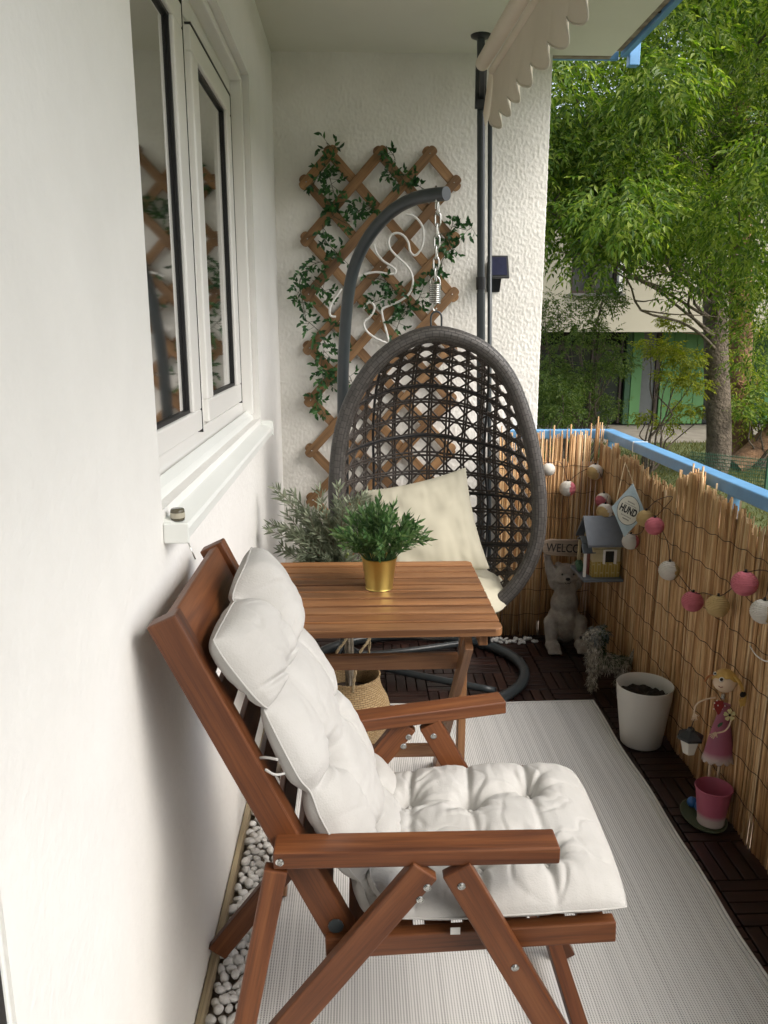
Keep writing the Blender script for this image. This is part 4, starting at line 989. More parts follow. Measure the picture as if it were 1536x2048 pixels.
# board frame: face normal points to the room and the camera
nrm = Vector((-.62, -.78, .05)).normalized(); upv = (Vector((0, 0, 1))-nrm*nrm.z).normalized(); rgt = upv.cross(nrm).normalized()
rot = Matrix((rgt, upv, nrm)).transposed().to_4x4(); ms_ = Matrix.Translation(Cs) @ rot
pt_ = Matrix.Rotation(R(-4), 4, 'Z')
hs_, vs2 = .062, .097
quick('board', lambda b: b.prism([(0, -vs2), (hs_, 0), (0, vs2), (-hs_, 0)], -.0015, .0015, ms_ @ pt_), mat('signblue', (.42, .52, .56), .5, c2=(.32, .42, .47), sc=40), sg)
quick('plate', lambda b: b.prism([(.040*math.cos(2*PI*i/40), .052*math.sin(2*PI*i/40)) for i in range(40)], .0016, .0022, ms_ @ pt_), mat('signcream', (.62, .61, .52), .5), sg)
quick('ring', lambda b: b.tube([ms_ @ pt_ @ Vector((.040*math.cos(2*PI*i/40), .052*math.sin(2*PI*i/40), .0022)) for i in range(40)], .0008, 5, closed=True), M['darkpaint'], sg)
tl_ = Matrix.Rotation(R(-20), 4, 'Z')
text('lettering', 'HUND', .036, .0003, M['darkpaint'], sg, ms_ @ tl_ @ Matrix.Translation((0, 0, .0026)), xs=.60, bold=.0014)
def squ(b):
    for (yy, x0, x1, am) in ((.030, -.016, .012, .0022), (.021, -.024, .022, .0018), (-.022, -.018, .020, .0018), (-.032, -.008, .016, .0022)):
        pts = [ms_ @ tl_ @ Vector((x0+(x1-x0)*i/40, yy+am*math.sin(i*1.25)+am*.5*math.sin(i*2.3+yy*90), .0026)) for i in range(41)]
        b.tube(pts, .00045, 4)
    for (x, y) in ((-.027, .004), (-.030, -.008), (.028, .004), (.025, -.008)): b.sphere(ms_ @ tl_ @ Vector((x, y, .0025)), .0014, 8, 6)
quick('script_lines', squ, M['darkpaint'], sg)
quick('cord', lambda b: (b.tube([ms_ @ Vector((-.046, .026, .002)), at(1250, 925, X=1.0)], .0013, 5), b.tube([at(1250, 925, X=1.0), ms_ @ Vector((.046, .026, -.002))], .0013, 5)), M['twine'], sg)
# ================================================================== BIRDHOUSE
bh = thing('birdhouse', 'cream and brick patterned wooden birdhouse with grey roof fixed on the reed screen', 'birdhouse', (.955, 2.98, .40))
bx0, bx1, by0, by1, bz = .898, 1.005, 2.93, 3.06, .398
quick('platform', lambda b: b.box((.860, 2.905, bz-.012), (1.015, 3.10, bz)), M['roofgrey'], bh, bev=.0015)
quick('brick_wall', lambda b: b.box((bx0, by0, bz+.0005), (bx1, by1, bz+.062)), M['brick'], bh)
def sid(b):
    for k in range(5): z = bz+.0625+k*.0165; b.box((bx0, by0+.0015*0, z), (bx1, by1, z+.0158))
    zt = bz+.0625+5*.0165
quick('siding_wall', sid, M['cream'], bh, bev=.001)
quick('corner_post', lambda b: b.box((bx0-.003, by0-.004, bz+.062), (bx0+.008, by0+.006, bz+.145)), M['cream'], bh, bev=.001)
zt = bz+.0625+5*.0165; cx_ = (bx0+bx1)/2
# ridge runs from the screen to the room (x); two slopes seen from the side
quick('roof', lambda b: (b.beam((bx0-.028, by0-.022, zt-.008), (bx1+.0, by0-.022, zt-.008), .001, .001), b.add(
    [(bx0-.028, by0-.024, zt-.010), (bx1+.006, by0-.024, zt-.010), (bx1+.006, (by0+by1)/2, zt+.085), (bx0-.028, (by0+by1)/2, zt+.085), (bx0-.028, by1+.024, zt-.010), (bx1+.006, by1+.024, zt-.010),
     (bx0-.028, by0-.024, zt-.018), (bx1+.006, by0-.024, zt-.018), (bx1+.006, (by0+by1)/2, zt+.075), (bx0-.028, (by0+by1)/2, zt+.075), (bx0-.028, by1+.024, zt-.018), (bx1+.006, by1+.024, zt-.018)],
    [(0, 1, 2, 3), (3, 2, 5, 4), (7, 6, 9, 8), (8, 9, 10, 11), (0, 6, 7, 1), (4, 5, 11, 10), (0, 3, 9, 6), (3, 4, 10, 9), (1, 7, 8, 2), (2, 8, 11, 5)], None, False)), M['roofgrey'], bh)
quick('gable', lambda b: b.prism([(by0+.002, zt), (by1-.002, zt), ((by0+by1)/2, zt+.07)], bx0, bx1, Matrix(((0, 0, 1, 0), (1, 0, 0, 0), (0, 1, 0, 0), (0, 0, 0, 1)))), M['cream'], bh)
wf = quick('window', lambda b: b.box((.944, by0-.005, bz+.062), (.978, by0-.001, bz+.108)), M['bglass'], bh)
quick('window_frame', lambda b: (b.box((.936, by0-.009, bz+.056), (.944, by0-.001, bz+.112)), b.box((.978, by0-.009, bz+.056), (.988, by0-.001, bz+.112)), b.box((.944, by0-.008, bz+.107), (.978, by0-.001, bz+.113))), M['white'], wf, bev=.001)
pr_ = quick('porch_roof', lambda b: (b.beam((.882, 2.955, bz+.128), (.882, 2.995, bz+.148), .042, .005, (0, 0, 1)), b.beam((.882, 3.035, bz+.128), (.882, 2.995, bz+.148), .042, .005, (0, 0, 1)), b.beam((.882, 2.952, bz+.128), (.882, 2.925, bz+.098), .05, .004, (0, 0, 1))), M['roofgrey'], bh, bev=.001)
quick('porch_post', lambda b: b.box((.866, 2.934, bz), (.876, 2.944, bz+.105)), M['white'], bh, bev=.001)
quick('porch_post', lambda b: b.box((.866, 3.02, bz), (.876, 3.03, bz+.125)), M['cream'], bh, bev=.001)
quick('door', lambda b: b.box((bx0-.006, 2.965, bz), (bx0-.0005, 3.01, bz+.09)), mat('doorred', (.24, .07, .05), .6), bh)
quick('shrub_relief', lambda b: [b.sphere((.872, 3.0+.012*k, bz+.018+.006*k), .016, 10, 8) for k in range(3)], M['green'], bh)
# ================================================================== STONE ANIMAL WITH WELCOME SIGN
an = thing('animal_statue', 'grey stone animal statue standing upright and holding a welcome sign over its head', 'statue', (.885, 3.20, 0))
b = MB(); ax, ay = .878, 3.225
def ell(x, y, z, r, s_=(1, 1, 1)): b.sphere((ax+x, ay+y, z), r, 20, 14, s_)
ell(0, .0, .105, .075, (.98, .85, 1.25)); ell(0, 0, .19, .060, (1, .85, 1.2)); ell(0, 0, .26, .050, (1, .85, 1.1)); ell(-.005, -.010, .325, .044, (1.05, 1, 1.05)); ell(-.010, -.045, .312, .026, (1.15, 1, .8)); ell(-.035, -.03, .31, .02); ell(.022, -.03, .31, .02)
for sx_ in (-1, 1):
    b.caps((ax+sx_*.048, ay, .275), (ax+sx_*.072, ay-.0, .345), .024, .020); b.caps((ax+sx_*.072, ay, .345), (ax+sx_*.088, ay-.012, .405), .020, .014)
    ell(sx_*.088, -.014, .408, .017); ell(sx_*.036, .0, .362, .014)
    b.caps((ax+sx_*.062, ay-.030, .115), (ax+sx_*.062, ay-.050, .045), .033, .026); ell(sx_*.062, -.075, .026, .033, (.95, 1.35, .72))
    for t_ in (-.020, -.007, .007, .020): b.caps((ax+sx_*.062+t_, ay-.100, .022), (ax+sx_*.062+t_*1.15, ay-.124, .013), .0095, .008, 3)
body = blob('body', b, .0042, M['stone'], an, 5, .0012)
quick('nose', lambda b: b.sphere((ax-.011, ay-.073, .320), .0085, 14, 10, (1.2, .7, .8)), M['darkpaint'], an)
for sx_ in (-1, 1): quick('eye', lambda b: b.sphere((ax-.006+sx_*.024, ay-.051, .334), .0045, 12, 8), M['darkpaint'], an)
quick('mouth', lambda b: b.tube(catmull([(ax-.022, ay-.066, .304), (ax-.016, ay-.072, .299), (ax-.010, ay-.074, .303), (ax-.004, ay-.072, .299), (ax+.003, ay-.066, .304)], 5), .0012, 5), M['darkpaint'], an)
wp = Matrix.Translation((ax-.004, ay-.028, .443)) @ Matrix.Rotation(R(3), 4, 'Y') @ Matrix.Rotation(R(86), 4, 'X')
def plank(b):
    poly = []
    for i in range(40):
        a = 2*PI*i/40; x = .112*math.copysign(abs(math.cos(a))**.45, math.cos(a)); y = .036*math.copysign(abs(math.sin(a))**.6, math.sin(a)); poly.append((x+.003*noise.noise(Vector((i*.8, 0, 0))), y*(1+.1*noise.noise(Vector((i*.5, 3, 0))))))
    b.prism(poly, -.009, .009, wp)
sb = quick('sign_board', plank, M['signwood'], an, bev=.003)
text('lettering', 'WELCOME', .050, .0004, M['darkpaint'], an, wp @ Matrix.Translation((.002, -.002, .0098)), xs=.80, bold=.0007)
# ================================================================== STRAW DOG
dg_ = thing('straw_dog', 'shaggy straw dog figure with mossy green back standing behind the white pot', 'dog figure', (.955, 2.78, 0))
DM = Matrix.Translation((.935, 2.775, 0)) @ Matrix.Rotation(R(172), 4, 'Z') @ Matrix.Diagonal((.86, .86, 1.0, 1))     # local +x is where the dog looks
def dp(x, y, z): return DM @ Vector((x, y, z))
b = MB()
b.caps(dp(.055, 0, .118), dp(-.060, 0, .105), .038, .034); b.caps(dp(.055, 0, .13), dp(.062, 0, .19), .030, .026); b.caps(dp(.058, 0, .215), dp(.070, 0, .212), .034, .030); b.caps(dp(.085, 0, .212), dp(.112, 0, .205), .022, .013)
for (x, y) in ((.062, .026), (.058, -.026), (-.062, .026), (-.060, -.026)):
    b.caps(dp(x, y, .10), dp(x+.006, y, .03), .020, .013, 6); b.sphere(dp(x+.012, y, .013), .016, 12, 8, (1, 1, .75))
b.caps(dp(-.088, 0, .115), dp(-.108, 0, .175), .011, .007, 6); b.caps(dp(.045, .024, .238), dp(.022, .038, .243), .010, .006, 4); b.caps(dp(.045, -.024, .238), dp(.022, -.038, .243), .010, .006, 4)
db = blob('body', b, .0045, M['fibre'], dg_, 3, .003)
def straw(name, n_, cond, ma, ln):
    sb_ = MB(); me = db.data; vv = [v for v in me.vertices if cond(DM.inverted() @ v.co)]
    for _ in range(n_):
        v = random.choice(vv); P = v.co.copy(); l_ = DM.inverted() @ P; dr = (v.normal*.6+Vector((random.gauss(0, .5), random.gauss(0, .5), -.75+random.gauss(0, .3)))).normalized(); L_ = ln*random.uniform(.5, 1.3)
        sb_.tube([P-v.normal*.001, P+v.normal*.003+dr*L_*.5, P+v.normal*.001+dr*L_+Vector((0, 0, -L_*.2))], .0010, 4, cap=False)
    return sb_.build(name, ma, dg_)
straw('straw', 520, lambda l: not (l.z > .125 and l.x < .03), mat('strawm', (.68, .64, .55), .9, c2=(.05, .045, .04), sc=45), .014)
straw('moss_back', 380, lambda l: l.z > .115 and -.09 < l.x < .05, M['moss'], .014)
straw('grey_ribbon', 160, lambda l: l.z > .20 and l.x < .085, M['fibregrey'], .018)
quick('nose', lambda b: b.sphere(dp(.126, 0, .208), .006, 10, 8), M['darkpaint'], dg_)
for s_ in (-1, 1): quick('eye', lambda b: b.sphere(dp(.090, s_*.019, .226), .004, 10, 8), M['darkpaint'], dg_)
# ================================================================== WHITE POT, BUCKET, TRAY, BALLS
pc2 = Vector((.928, 2.385, 0))
wpot = thing('flower_pot', 'white plastic flower pot half full of dark soil on the deck tiles', 'pot', pc2)
quick('pot_body', lambda b: b.lathe([(r_*.93, z_*.97) for r_, z_ in [(0, .001), (.066, .001), (.0705, .006), (.083, .10), (.0935, .175), (.096, .206), (.0975, .2145), (.096, .216), (.0925, .213), (.0905, .175), (.08, .10), (0, .09)]], pc2, 64), M['potwhite'], wpot, sharp=50)
def soil(b):
    n1, n2 = 48, 16; vs_ = []; 
    for i in range(n2+1):
        for k in range(n1):
            r_ = .082*i/n2; a = 2*PI*k/n1; x, y = r_*math.cos(a), r_*math.sin(a); vs_.append(pc2+Vector((x, y, .168+.016*noise.noise(Vector((x*38, y*38, 2)))+.008*noise.noise(Vector((x*110, y*110, 5)))+.008*(x*-6))))
    b.add(vs_, [(i*n1+k, (i+1)*n1+k, (i+1)*n1+(k+1) % n1, i*n1+(k+1) % n1) for i in range(n2) for k in range(n1)])
quick('soil', soil, M['soil'], wpot)
m, n, p = newmat('bucketm'); M['bucketm'] = m; p.inputs['Roughness'].default_value = .4
sx2 = n.nodes.new('ShaderNodeSeparateXYZ'); n.links.new(mapped(n, 'Object'), sx2.inputs[0]); t = nd(n, 'ShaderNodeTexNoise', Scale=60, Detail=3); n.links.new(mapped(n, 'Object'), t.inputs['Vector'])
ad = nd(n, 'ShaderNodeMath', operation='MULTIPLY_ADD'); n.links.new(t.outputs['Fac'], ad.inputs[0]); ad.inputs[1].default_value = .008; n.links.new(sx2.outputs[2], ad.inputs[2])
n.links.new(ramp(n, ad.outputs[0], [(.030, (.48, .40, .38)), (.046, (.42, .10, .16))]), p.inputs['Base Color'])
ty = thing('leaf_tray', 'low green leaf shaped tray under the pink bucket and the blue balls', 'tray', (.95, 1.96, 0))
quick('tray_body', lambda b: b.lathe([(0, .003), (.058, .003), (.066, .010), (.069, .011), (.067, .006), (.060, .0), (0, .0)], (.958, 1.962, .0), 40, ox=.85, oy=1.18), M['lampgreen'], ty)
bkc = Vector((.968, 1.938, .0055))
bu = thing('bucket', 'small pink metal bucket fading to white at its base on the green tray', 'bucket', bkc)
quick('bucket_body', lambda b: b.lathe([(0, .002), (.033, .002), (.0355, 0), (.0365, .002), (.0350, .004), (.0475, .104), (.0495, .105), (.0500, .1075), (.0485, .109), (.0460, .104), (.034, .008), (0, .007)], bkc, 56), M['bucketm'], bu, sharp=50)
for k, (x, y) in enumerate(((1386, 1594), (1400, 1612))):
    P = at(x, y, Y=2.005-.022*k); o = quick('ball', lambda b: b.sphere((P.x, P.y, .0075+.0155), .0155, 24, 16), M['ballblue'])
    tag(o, ['dark blue ball lying at the back end of the green tray', 'dark blue ball wedged against the pink bucket on the green tray'][k], 'ball')
# ================================================================== METAL GIRL FIGURE
GY = 2.0
fg = thing('garden_figure', 'painted metal girl garden figure with blond pigtails and pink dress behind the bucket', 'garden figure', at(1440, 1600, Y=GY))
def A(x, y, Y=GY): return at(x, y, Y=Y-.075*max(0, min(1, (1505-y)/150)))
hc = A(1450, 1362)
quick('head', lambda b: b.sphere(hc, .0305, 32, 20, (1, .92, 1.0)), M['skin'], fg)
def hairf(b):
    n1, n2 = 32, 12; vs_ = []
    for i in range(n2+1):
        a = 1.7*i/n2
        for k in range(n1):
            q = 2*PI*k/n1; r_ = .0325+.0008*math.sin(q*13); aa = a*(1-.42*max(0, -math.sin(q+.5))+.035*math.sin(q*9)); vs_.append(hc+Vector((r_*math.sin(aa)*math.cos(q), r_*.95*math.sin(aa)*math.sin(q), r_*math.cos(aa))))
    b.add(vs_, [(i*n1+k, (i+1)*n1+k, (i+1)*n1+(k+1) % n1, i*n1+(k+1) % n1) for i in range(n2) for k in range(n1)])
quick('hair', hairf, M['hair'], fg)
quick('pigtail', lambda b: b.tube(catmull([A(1468, 1352, 1.985), A(1480, 1366, 1.975), A(1488, 1388, 1.975), A(1492, 1410, 1.98)], 6), [.004+.006*math.sin(PI*min(1, i/12)) for i in range(19)], 10, flat=.5), M['hair'], fg)
quick('pigtail', lambda b: b.prism([(0, 0), (.010, .008), (.008, -.006), (.0, -.024), (-.006, -.020), (-.010, -.026), (-.012, -.004)], -.002, .002, Matrix.Translation(A(1486, 1396, 1.972)) @ Matrix.Rotation(R(88), 4, 'X') @ Matrix.Rotation(R(12), 4, 'Z')), M['hair'], fg)
quick('pigtail', lambda b: b.tube(catmull([A(1428, 1350), A(1418, 1352, 2.01), A(1410, 1362, 2.01)], 6), [.003+.004*i/12 for i in range(13)], 10, flat=.5), mat('hairorange', (.45, .16, .05), .6), fg)
quick('hair_button', lambda b: b.sphere(A(1486, 1389, 1.965), .0085, 16, 10, (1, .3, 1)), M['darkpaint'], fg)
for (x, y, yy, r_) in ((1443, 1359, 1.972, .0068), (1430, 1347, 1.985, .005)):
    e_ = quick('eye', lambda b: b.sphere(A(x, y, yy), r_, 16, 10, (1, .45, 1)), M['white'], fg); quick('pupil', lambda b: b.sphere(A(x, y, yy-.003), r_*.66, 14, 8, (1, .4, 1)), M['darkpaint'], e_)
quick('mouth', lambda b: b.tube([A(1437, 1372, 1.970), A(1441, 1375, 1.970), A(1446, 1374, 1.970)], .0009, 5), M['red'], fg)
quick('neck_spring', lambda b: b.tube([A(1447, 1391)+Vector((.0052*math.cos(i*.9), .0052*math.sin(i*.9), .004-.0009*i*.35)) for i in range(44)], .0009, 5), M['chrome'], fg)
dc = A(1443, 1455); ztop = A(1443, 1398).z; zb = A(1443, 1505).z; zw = A(1443, 1432).z
m, n, p = newmat('dressm'); M['dressm'] = m; p.inputs['Roughness'].default_value = .45
sx2 = n.nodes.new('ShaderNodeSeparateXYZ'); n.links.new(mapped(n, 'Object'), sx2.inputs[0])
n.links.new(ramp(n, sx2.outputs[2], [(zb-.002, (.62, .55, .52)), (zb+.022, (.38, .11, .18)), (zw+.0, (.34, .11, .17))]), p.inputs['Base Color'])
def dress(b):
    n1 = 64; vs_ = []; prof = [(zw+.028, .017), (zw+.012, .014), (zw, .0135), (zw-.02, .019), ((zw+zb)/2, .030), (zb+.012, .040), (zb, .0445)]
    for i, (z, r_) in enumerate(prof):
        for k in range(n1):
            q = 2*PI*k/n1; dz = -.010*abs(math.sin(q*6)) if i == len(prof)-1 else 0
            vs_.append(Vector((dc.x+r_*math.cos(q), dc.y+r_*.7*math.sin(q), z+dz)))
    b.add(vs_, [(i*n1+k, i*n1+(k+1) % n1, (i+1)*n1+(k+1) % n1, (i+1)*n1+k) for i in range(len(prof)-1) for k in range(n1)])
dr = quick('dress', dress, M['dressm'], fg); sld = dr.modifiers.new('t', 'SOLIDIFY'); sld.thickness = .0012
bd_ = quick('bodice', lambda b: b.prism([(-.012, .016), (-.002, .018), (.010, .016), (.013, .004), (.003, -.018), (-.002, -.022), (-.005, -.016), (-.012, -.004), (-.014, .006)], -.0015, .0015, Matrix.Translation(A(1438, 1414, 1.984)) @ Matrix.Rotation(R(84), 4, 'X')), M['red'], fg)
quick('dots', lambda b: [b.sphere(A(x, y, 1.9815), .0019, 8, 6) for x, y in ((1434, 1401), (1429, 1406), (1436, 1411), (1428, 1418), (1444, 1418), (1450, 1412), (1437, 1424))], M['white'], bd_)
for x0, x1 in ((1423, 1417), (1441, 1435)): quick('leg', lambda b: b.tube([A(x0, 1505, 2.0), Vector((A(x1, 1560, 2.0).x, 2.0, .004))], .0040, 8), M['skin'], fg)
quick('arm', lambda b: b.tube(catmull([A(1431, 1395, 1.995), A(1408, 1400, 1.985), A(1392, 1410, 1.98), A(1388, 1428, 1.975)], 8), .0021, 8), M['skin'], fg)
quick('arm', lambda b: b.tube(catmull([A(1458, 1418, 1.995), A(1462, 1440, 1.965), A(1452, 1460, 1.950), A(1434, 1466, 1.945)], 8), .0021, 8), M['skin'], fg)
def hand(P, ang, s_=1):
    def f(b):
        mt_ = Matrix.Translation(P) @ Matrix.Rotation(R(82), 4, 'X') @ Matrix.Rotation(R(ang), 4, 'Z')
        b.prism([(x*s_, y*s_) for x, y in [(-.004, .004), (.004, .004), (.0075, -.008), (-.0075, -.008)]], -.001, .001, mt_)
        for (fx_, dx, L_) in ((-.006, -.003, .009), (-.002, -.001, .011), (.002, .001, .011), (.006, .003, .009)): b.tube([mt_ @ Vector((fx_*s_, -.008*s_, 0)), mt_ @ Vector(((fx_+dx)*s_, (-.008-L_)*s_, -.001))], .0015*s_, 6)
        b.tube([mt_ @ Vector((.005*s_, 0, 0)), mt_ @ Vector((.014*s_, -.004*s_, -.001))], .0016*s_, 6)
    return quick('hand', f, M['skin'], fg)
hand(A(1389, 1430, 1.972), 0, .85); hand(A(1431, 1467, 1.942), -50, .85)
fc = A(1459, 1430, 1.95)
def fl(b):
    for k in range(5):
        a = 2*PI*k/5+.35; mt_ = Matrix.Translation(fc) @ Matrix.Rotation(R(80), 4, 'X') @ Matrix.Rotation(a, 4, 'Z'); b.prism([(.003, -.0015), (.0125, -.0062), (.0165, -.003), (.0150, 0), (.0165, .003), (.0125, .0062), (.003, .0015)], 0, .0012, mt_)
fo_ = quick('flower', fl, M['yellowflower'], fg); quick('flower_centre', lambda b: b.sphere(fc+Vector((0, -.001, 0)), .0035, 10, 8), M['darkpaint'], fo_)
quick('flower_leaf', lambda b: b.prism([(0, 0), (.010, .006), (.013, .014), (.004, .012), (-.002, .006)], 0, .0012, Matrix.Translation(A(1436, 1455, 1.955)) @ Matrix.Rotation(R(82), 4, 'X')), M['green'], fo_)
lt = thing('solar_lantern', 'small hexagonal lantern with a black cap and frosted shade hanging from the figure hand', 'lantern', A(1382, 1470, 1.965))
lc = A(1381, 1470, 1.962)
quick('cap', lambda b: b.lathe([(0, .022), (.009, .021), (.012, .013), (.028, .004), (.0365, -.002), (.0365, -.009), (.0, -.008)], lc, 6, False), M['black'], lt, bev=.001)
quick('shade', lambda b: b.lathe([(.027, -.0095), (.017, -.052), (.010, -.056), (0, -.056)], lc, 6, False), M['frost'], lt, bev=.001)
quick('hanger', lambda b: b.tube([lc+Vector((0, 0, .020)), A(1388, 1438, 1.97)], .0012, 5), M['black'], lt)

# ================================================================== BUILDING ACROSS THE LAWN
UY, LY = 21.8, 23.5
bd = thing('apartment_building', 'beige rendered house with green ground floor panels and dark windows across the lawn', 'building', (8, 22, GZ))
zo = at(1175, 664, Y=UY).z
def px(x, Y): return at(x, 700, Y=Y).x
def pz(y, Y): return at(1250, y, Y=Y).z
def uw(b):
    xs = [1.0, px(1135, UY), px(1238, UY), 30]; zs = [zo, pz(588, UY), pz(462, UY), 6.3]
    b.box((xs[0], UY, zs[0]), (xs[3], LY+6, zs[1])); b.box((xs[0], UY, zs[2]), (xs[3], LY+6, zs[3])); b.box((xs[0], UY, zs[1]), (xs[1], LY+6, zs[2])); b.box((xs[2], UY, zs[1]), (xs[3], LY+6, zs[2]))
quick('upper_wall', uw, M['render'], bd)
quick('parapet', lambda b: b.box((.95, UY-.06, 6.301), (30.1, UY+.3, 6.42)), M['bgrey'], bd)
w1 = quick('window', lambda b: b.box((px(1138, UY), UY+.28, pz(584, UY)), (px(1222, UY+.28), UY+.32, pz(464, UY))), M['bglass'], bd)
def wfr(b):
    xa, xb, za, zb2 = px(1136, UY), px(1224, UY+.24), pz(588, UY)+.02, pz(462, UY); yy = UY+.20
    for (a, c) in (((xa, za), (xb, za+.08)), ((xa, zb2-.08), (xb, zb2)), ((xa, za+.08), (xa+.08, zb2-.08)), ((xb-.08, za+.08), (xb, zb2-.08)), (((xa+xb)/2-.04, za+.08), ((xa+xb)/2+.04, zb2-.08))): b.box((a[0], yy, a[1]), (c[0], yy+.07, c[1]))
quick('window_frame', wfr, M['bframe'], w1)
quick('window_reveal', lambda b: b.box((px(1225, UY+.2), UY+.02, pz(586, UY)+.04), (px(1238, UY)-.003, UY+.35, pz(462, UY)-.003)), M['white'], w1)
quick('sill', lambda b: b.box((px(1132, UY), UY-.12, pz(592, UY)), (px(1241, UY), UY+.2, pz(587, UY))), M['bstone'], w1)
quick('ground_floor_wall', lambda b: b.box((1.0, LY+.25, GZ), (30, LY+6, zo-.001)), M['dark'], bd)
def pan_(x0, x1, ma, name, y0=658, y1=None, yo=0):
    z1 = zo-.002; z0 = GZ+.05 if y1 is None else pz(y1, LY)
    return quick(name, lambda b: b.box((px(x0, LY), LY+yo, z0), (px(x1, LY), LY+yo+.12, z1 if y0 == 658 else pz(y0, LY))), ma, bd, bev=.01)
pan_(1048, 1081, M['bgreen'], 'green_panel')
for (a, c) in ((1084, 1126), (1134, 1184), (1201, 1243)):
    g_ = pan_(a, c, M['bglass'], 'window', 700, 843, .06)
    quick('window_frame', lambda b: (b.box((px(a, LY)-.09, LY+.0, pz(846, LY)), (px(a, LY), LY+.14, zo-.05)), b.box((px(c, LY), LY+.0, pz(846, LY)), (px(c, LY)+.06, LY+.14, zo-.05)), b.box((px(a, LY), LY+.0, pz(700, LY)), (px(c, LY), LY+.14, pz(690, LY)))), M['bframe'], g_)
pan_(1252, 1263, M['bdarkgreen'], 'dark_pillar', yo=-.10); pan_(1263.5, 1284, M['bgreen'], 'green_pillar', yo=-.12)
dr_ = pan_(1286, 1314, M['bgrey'], 'door', yo=.05); quick('door_frame', lambda b: b.box((px(1314.5, LY), LY+.0, GZ+.05), (px(1322, LY), LY+.15, zo-.02)), M['bframe'], dr_)
for k in range(4): pan_(1325+k*23, 1347.3+k*23, M['bgreen'], 'green_panel')
pan_(1418, 1436, M['bglass'], 'window', yo=.05)
for k in range(8): pan_(1438+k*24, 1461+k*24, M['bdarkgreen'] if k % 3 == 0 else M['bgreen'], 'green_panel')
# green mesh fence on the right
gf = thing('mesh_fence', 'dark green wire mesh garden fence by the tree on the lawn at the right', 'fence', (7.2, 13.6, GZ))
quick('post', lambda b: b.box((7.16, 13.6, GZ), (7.22, 13.66, GZ+.62)), M['green'], gf)
def msh(b):
    for k in range(9): b.tube([(6.2, 14.6, GZ+.05+k*.065), (7.19, 13.63, GZ+.05+k*.065), (9.5, 13.2, GZ+.05+k*.065)], .006, 4)
    for k in range(44): f = k/43; P = Vector((6.2, 14.6, 0)).lerp(Vector((7.19, 13.63, 0)), f); b.tube([(P.x, P.y, GZ), (P.x, P.y, GZ+.6)], .004, 4)
    for k in range(50): f = k/49; P = Vector((7.19, 13.63, 0)).lerp(Vector((9.5, 13.2, 0)), f); b.tube([(P.x, P.y, GZ), (P.x, P.y, GZ+.6)], .004, 4)
quick('mesh_panel', msh, M['green'], gf)

# ================================================================== TREES
def compound(clumps, n_, leafL=.085, npairs=4, wl=.36, raL=(.18, .32), droop=.55):
    """compound leaves hanging in clumps: clump (centre, radius, squash)"""
    C_ = np.array([c[0] for c in clumps], float); Rr = np.array([c[1] for c in clumps]); pr = Rr**2; pr = pr/pr.sum()
    idx = rng.choice(len(clumps), n_, p=pr); d = norm(rng.normal(size=(n_, 3))); rr = Rr[idx]*rng.uniform(.35, 1, n_)**.6
    P = C_[idx]+d*rr[:, None]*np.array([1, 1, .55]); D = norm(d*np.array([1, 1, .2])+rng.normal(0, .45, (n_, 3))+np.array([0, 0, -droop])); RL = rng.uniform(*raL, n_)
    out = []; U = norm(np.cross(np.cross(D, np.array([0, 0, 1.])), D)+rng.normal(0, .3, (n_, 3))); S_ = np.cross(D, U)
    for k in range(npairs):
        f = (k+.6)/(npairs+.3); B = P+D*(RL*f)[:, None]+np.array([0, 0, -1.])*(RL*f*f*.25)[:, None]
        for sg in (-1, 1):
            dd_ = D*.55+S_*sg*.85+np.array([0, 0, -.28])+rng.normal(0, .14, (n_, 3)); L = leafL*rng.uniform(.6, 1.3, n_)*(1-.15*abs(f-.5)); out.append(leafsimple(B, dd_, L, L*wl, U+rng.normal(0, .25, (n_, 3))))
    L = leafL*rng.uniform(.9, 1.25, n_); out.append(leafsimple(P+D*RL[:, None]*.98+np.array([0, 0, -1.])*(RL*.24)[:, None], D+np.array([0, 0, -.3]), L, L*wl, U))
    return join(out)
M['ash'] = leafmat('ash', (.04, .085, .014), (.12, .20, .03), (.29, .35, .075), .42, .5)  # wide tone range, with sunlit yellow highlights put into the leaf colour
M['ash2'] = leafmat('ash2', (.14, .18, .025), (.24, .28, .04), (.34, .34, .07), .5, .55)
M['shrubleaf'] = leafmat('shrubleaf', (.05, .09, .018), (.095, .15, .03), (.17, .22, .055), .5, .35)
def wob(P0, P1, n_, am): return [P0.lerp(P1, i/n_)+Vector((random.gauss(0, am), random.gauss(0, am), random.gauss(0, am*.5)))*(0 < i < n_) for i in range(n_+1)]
def limb(b, P0, P1, r0, r1, n_=6, am=.08, segs=8):
    pts = catmull(wob(P0, P1, n_, am), 3); k = len(pts); b.tube(pts, [r0+(r1-r0)*i/(k-1) for i in range(k)], segs, cap=False); return pts
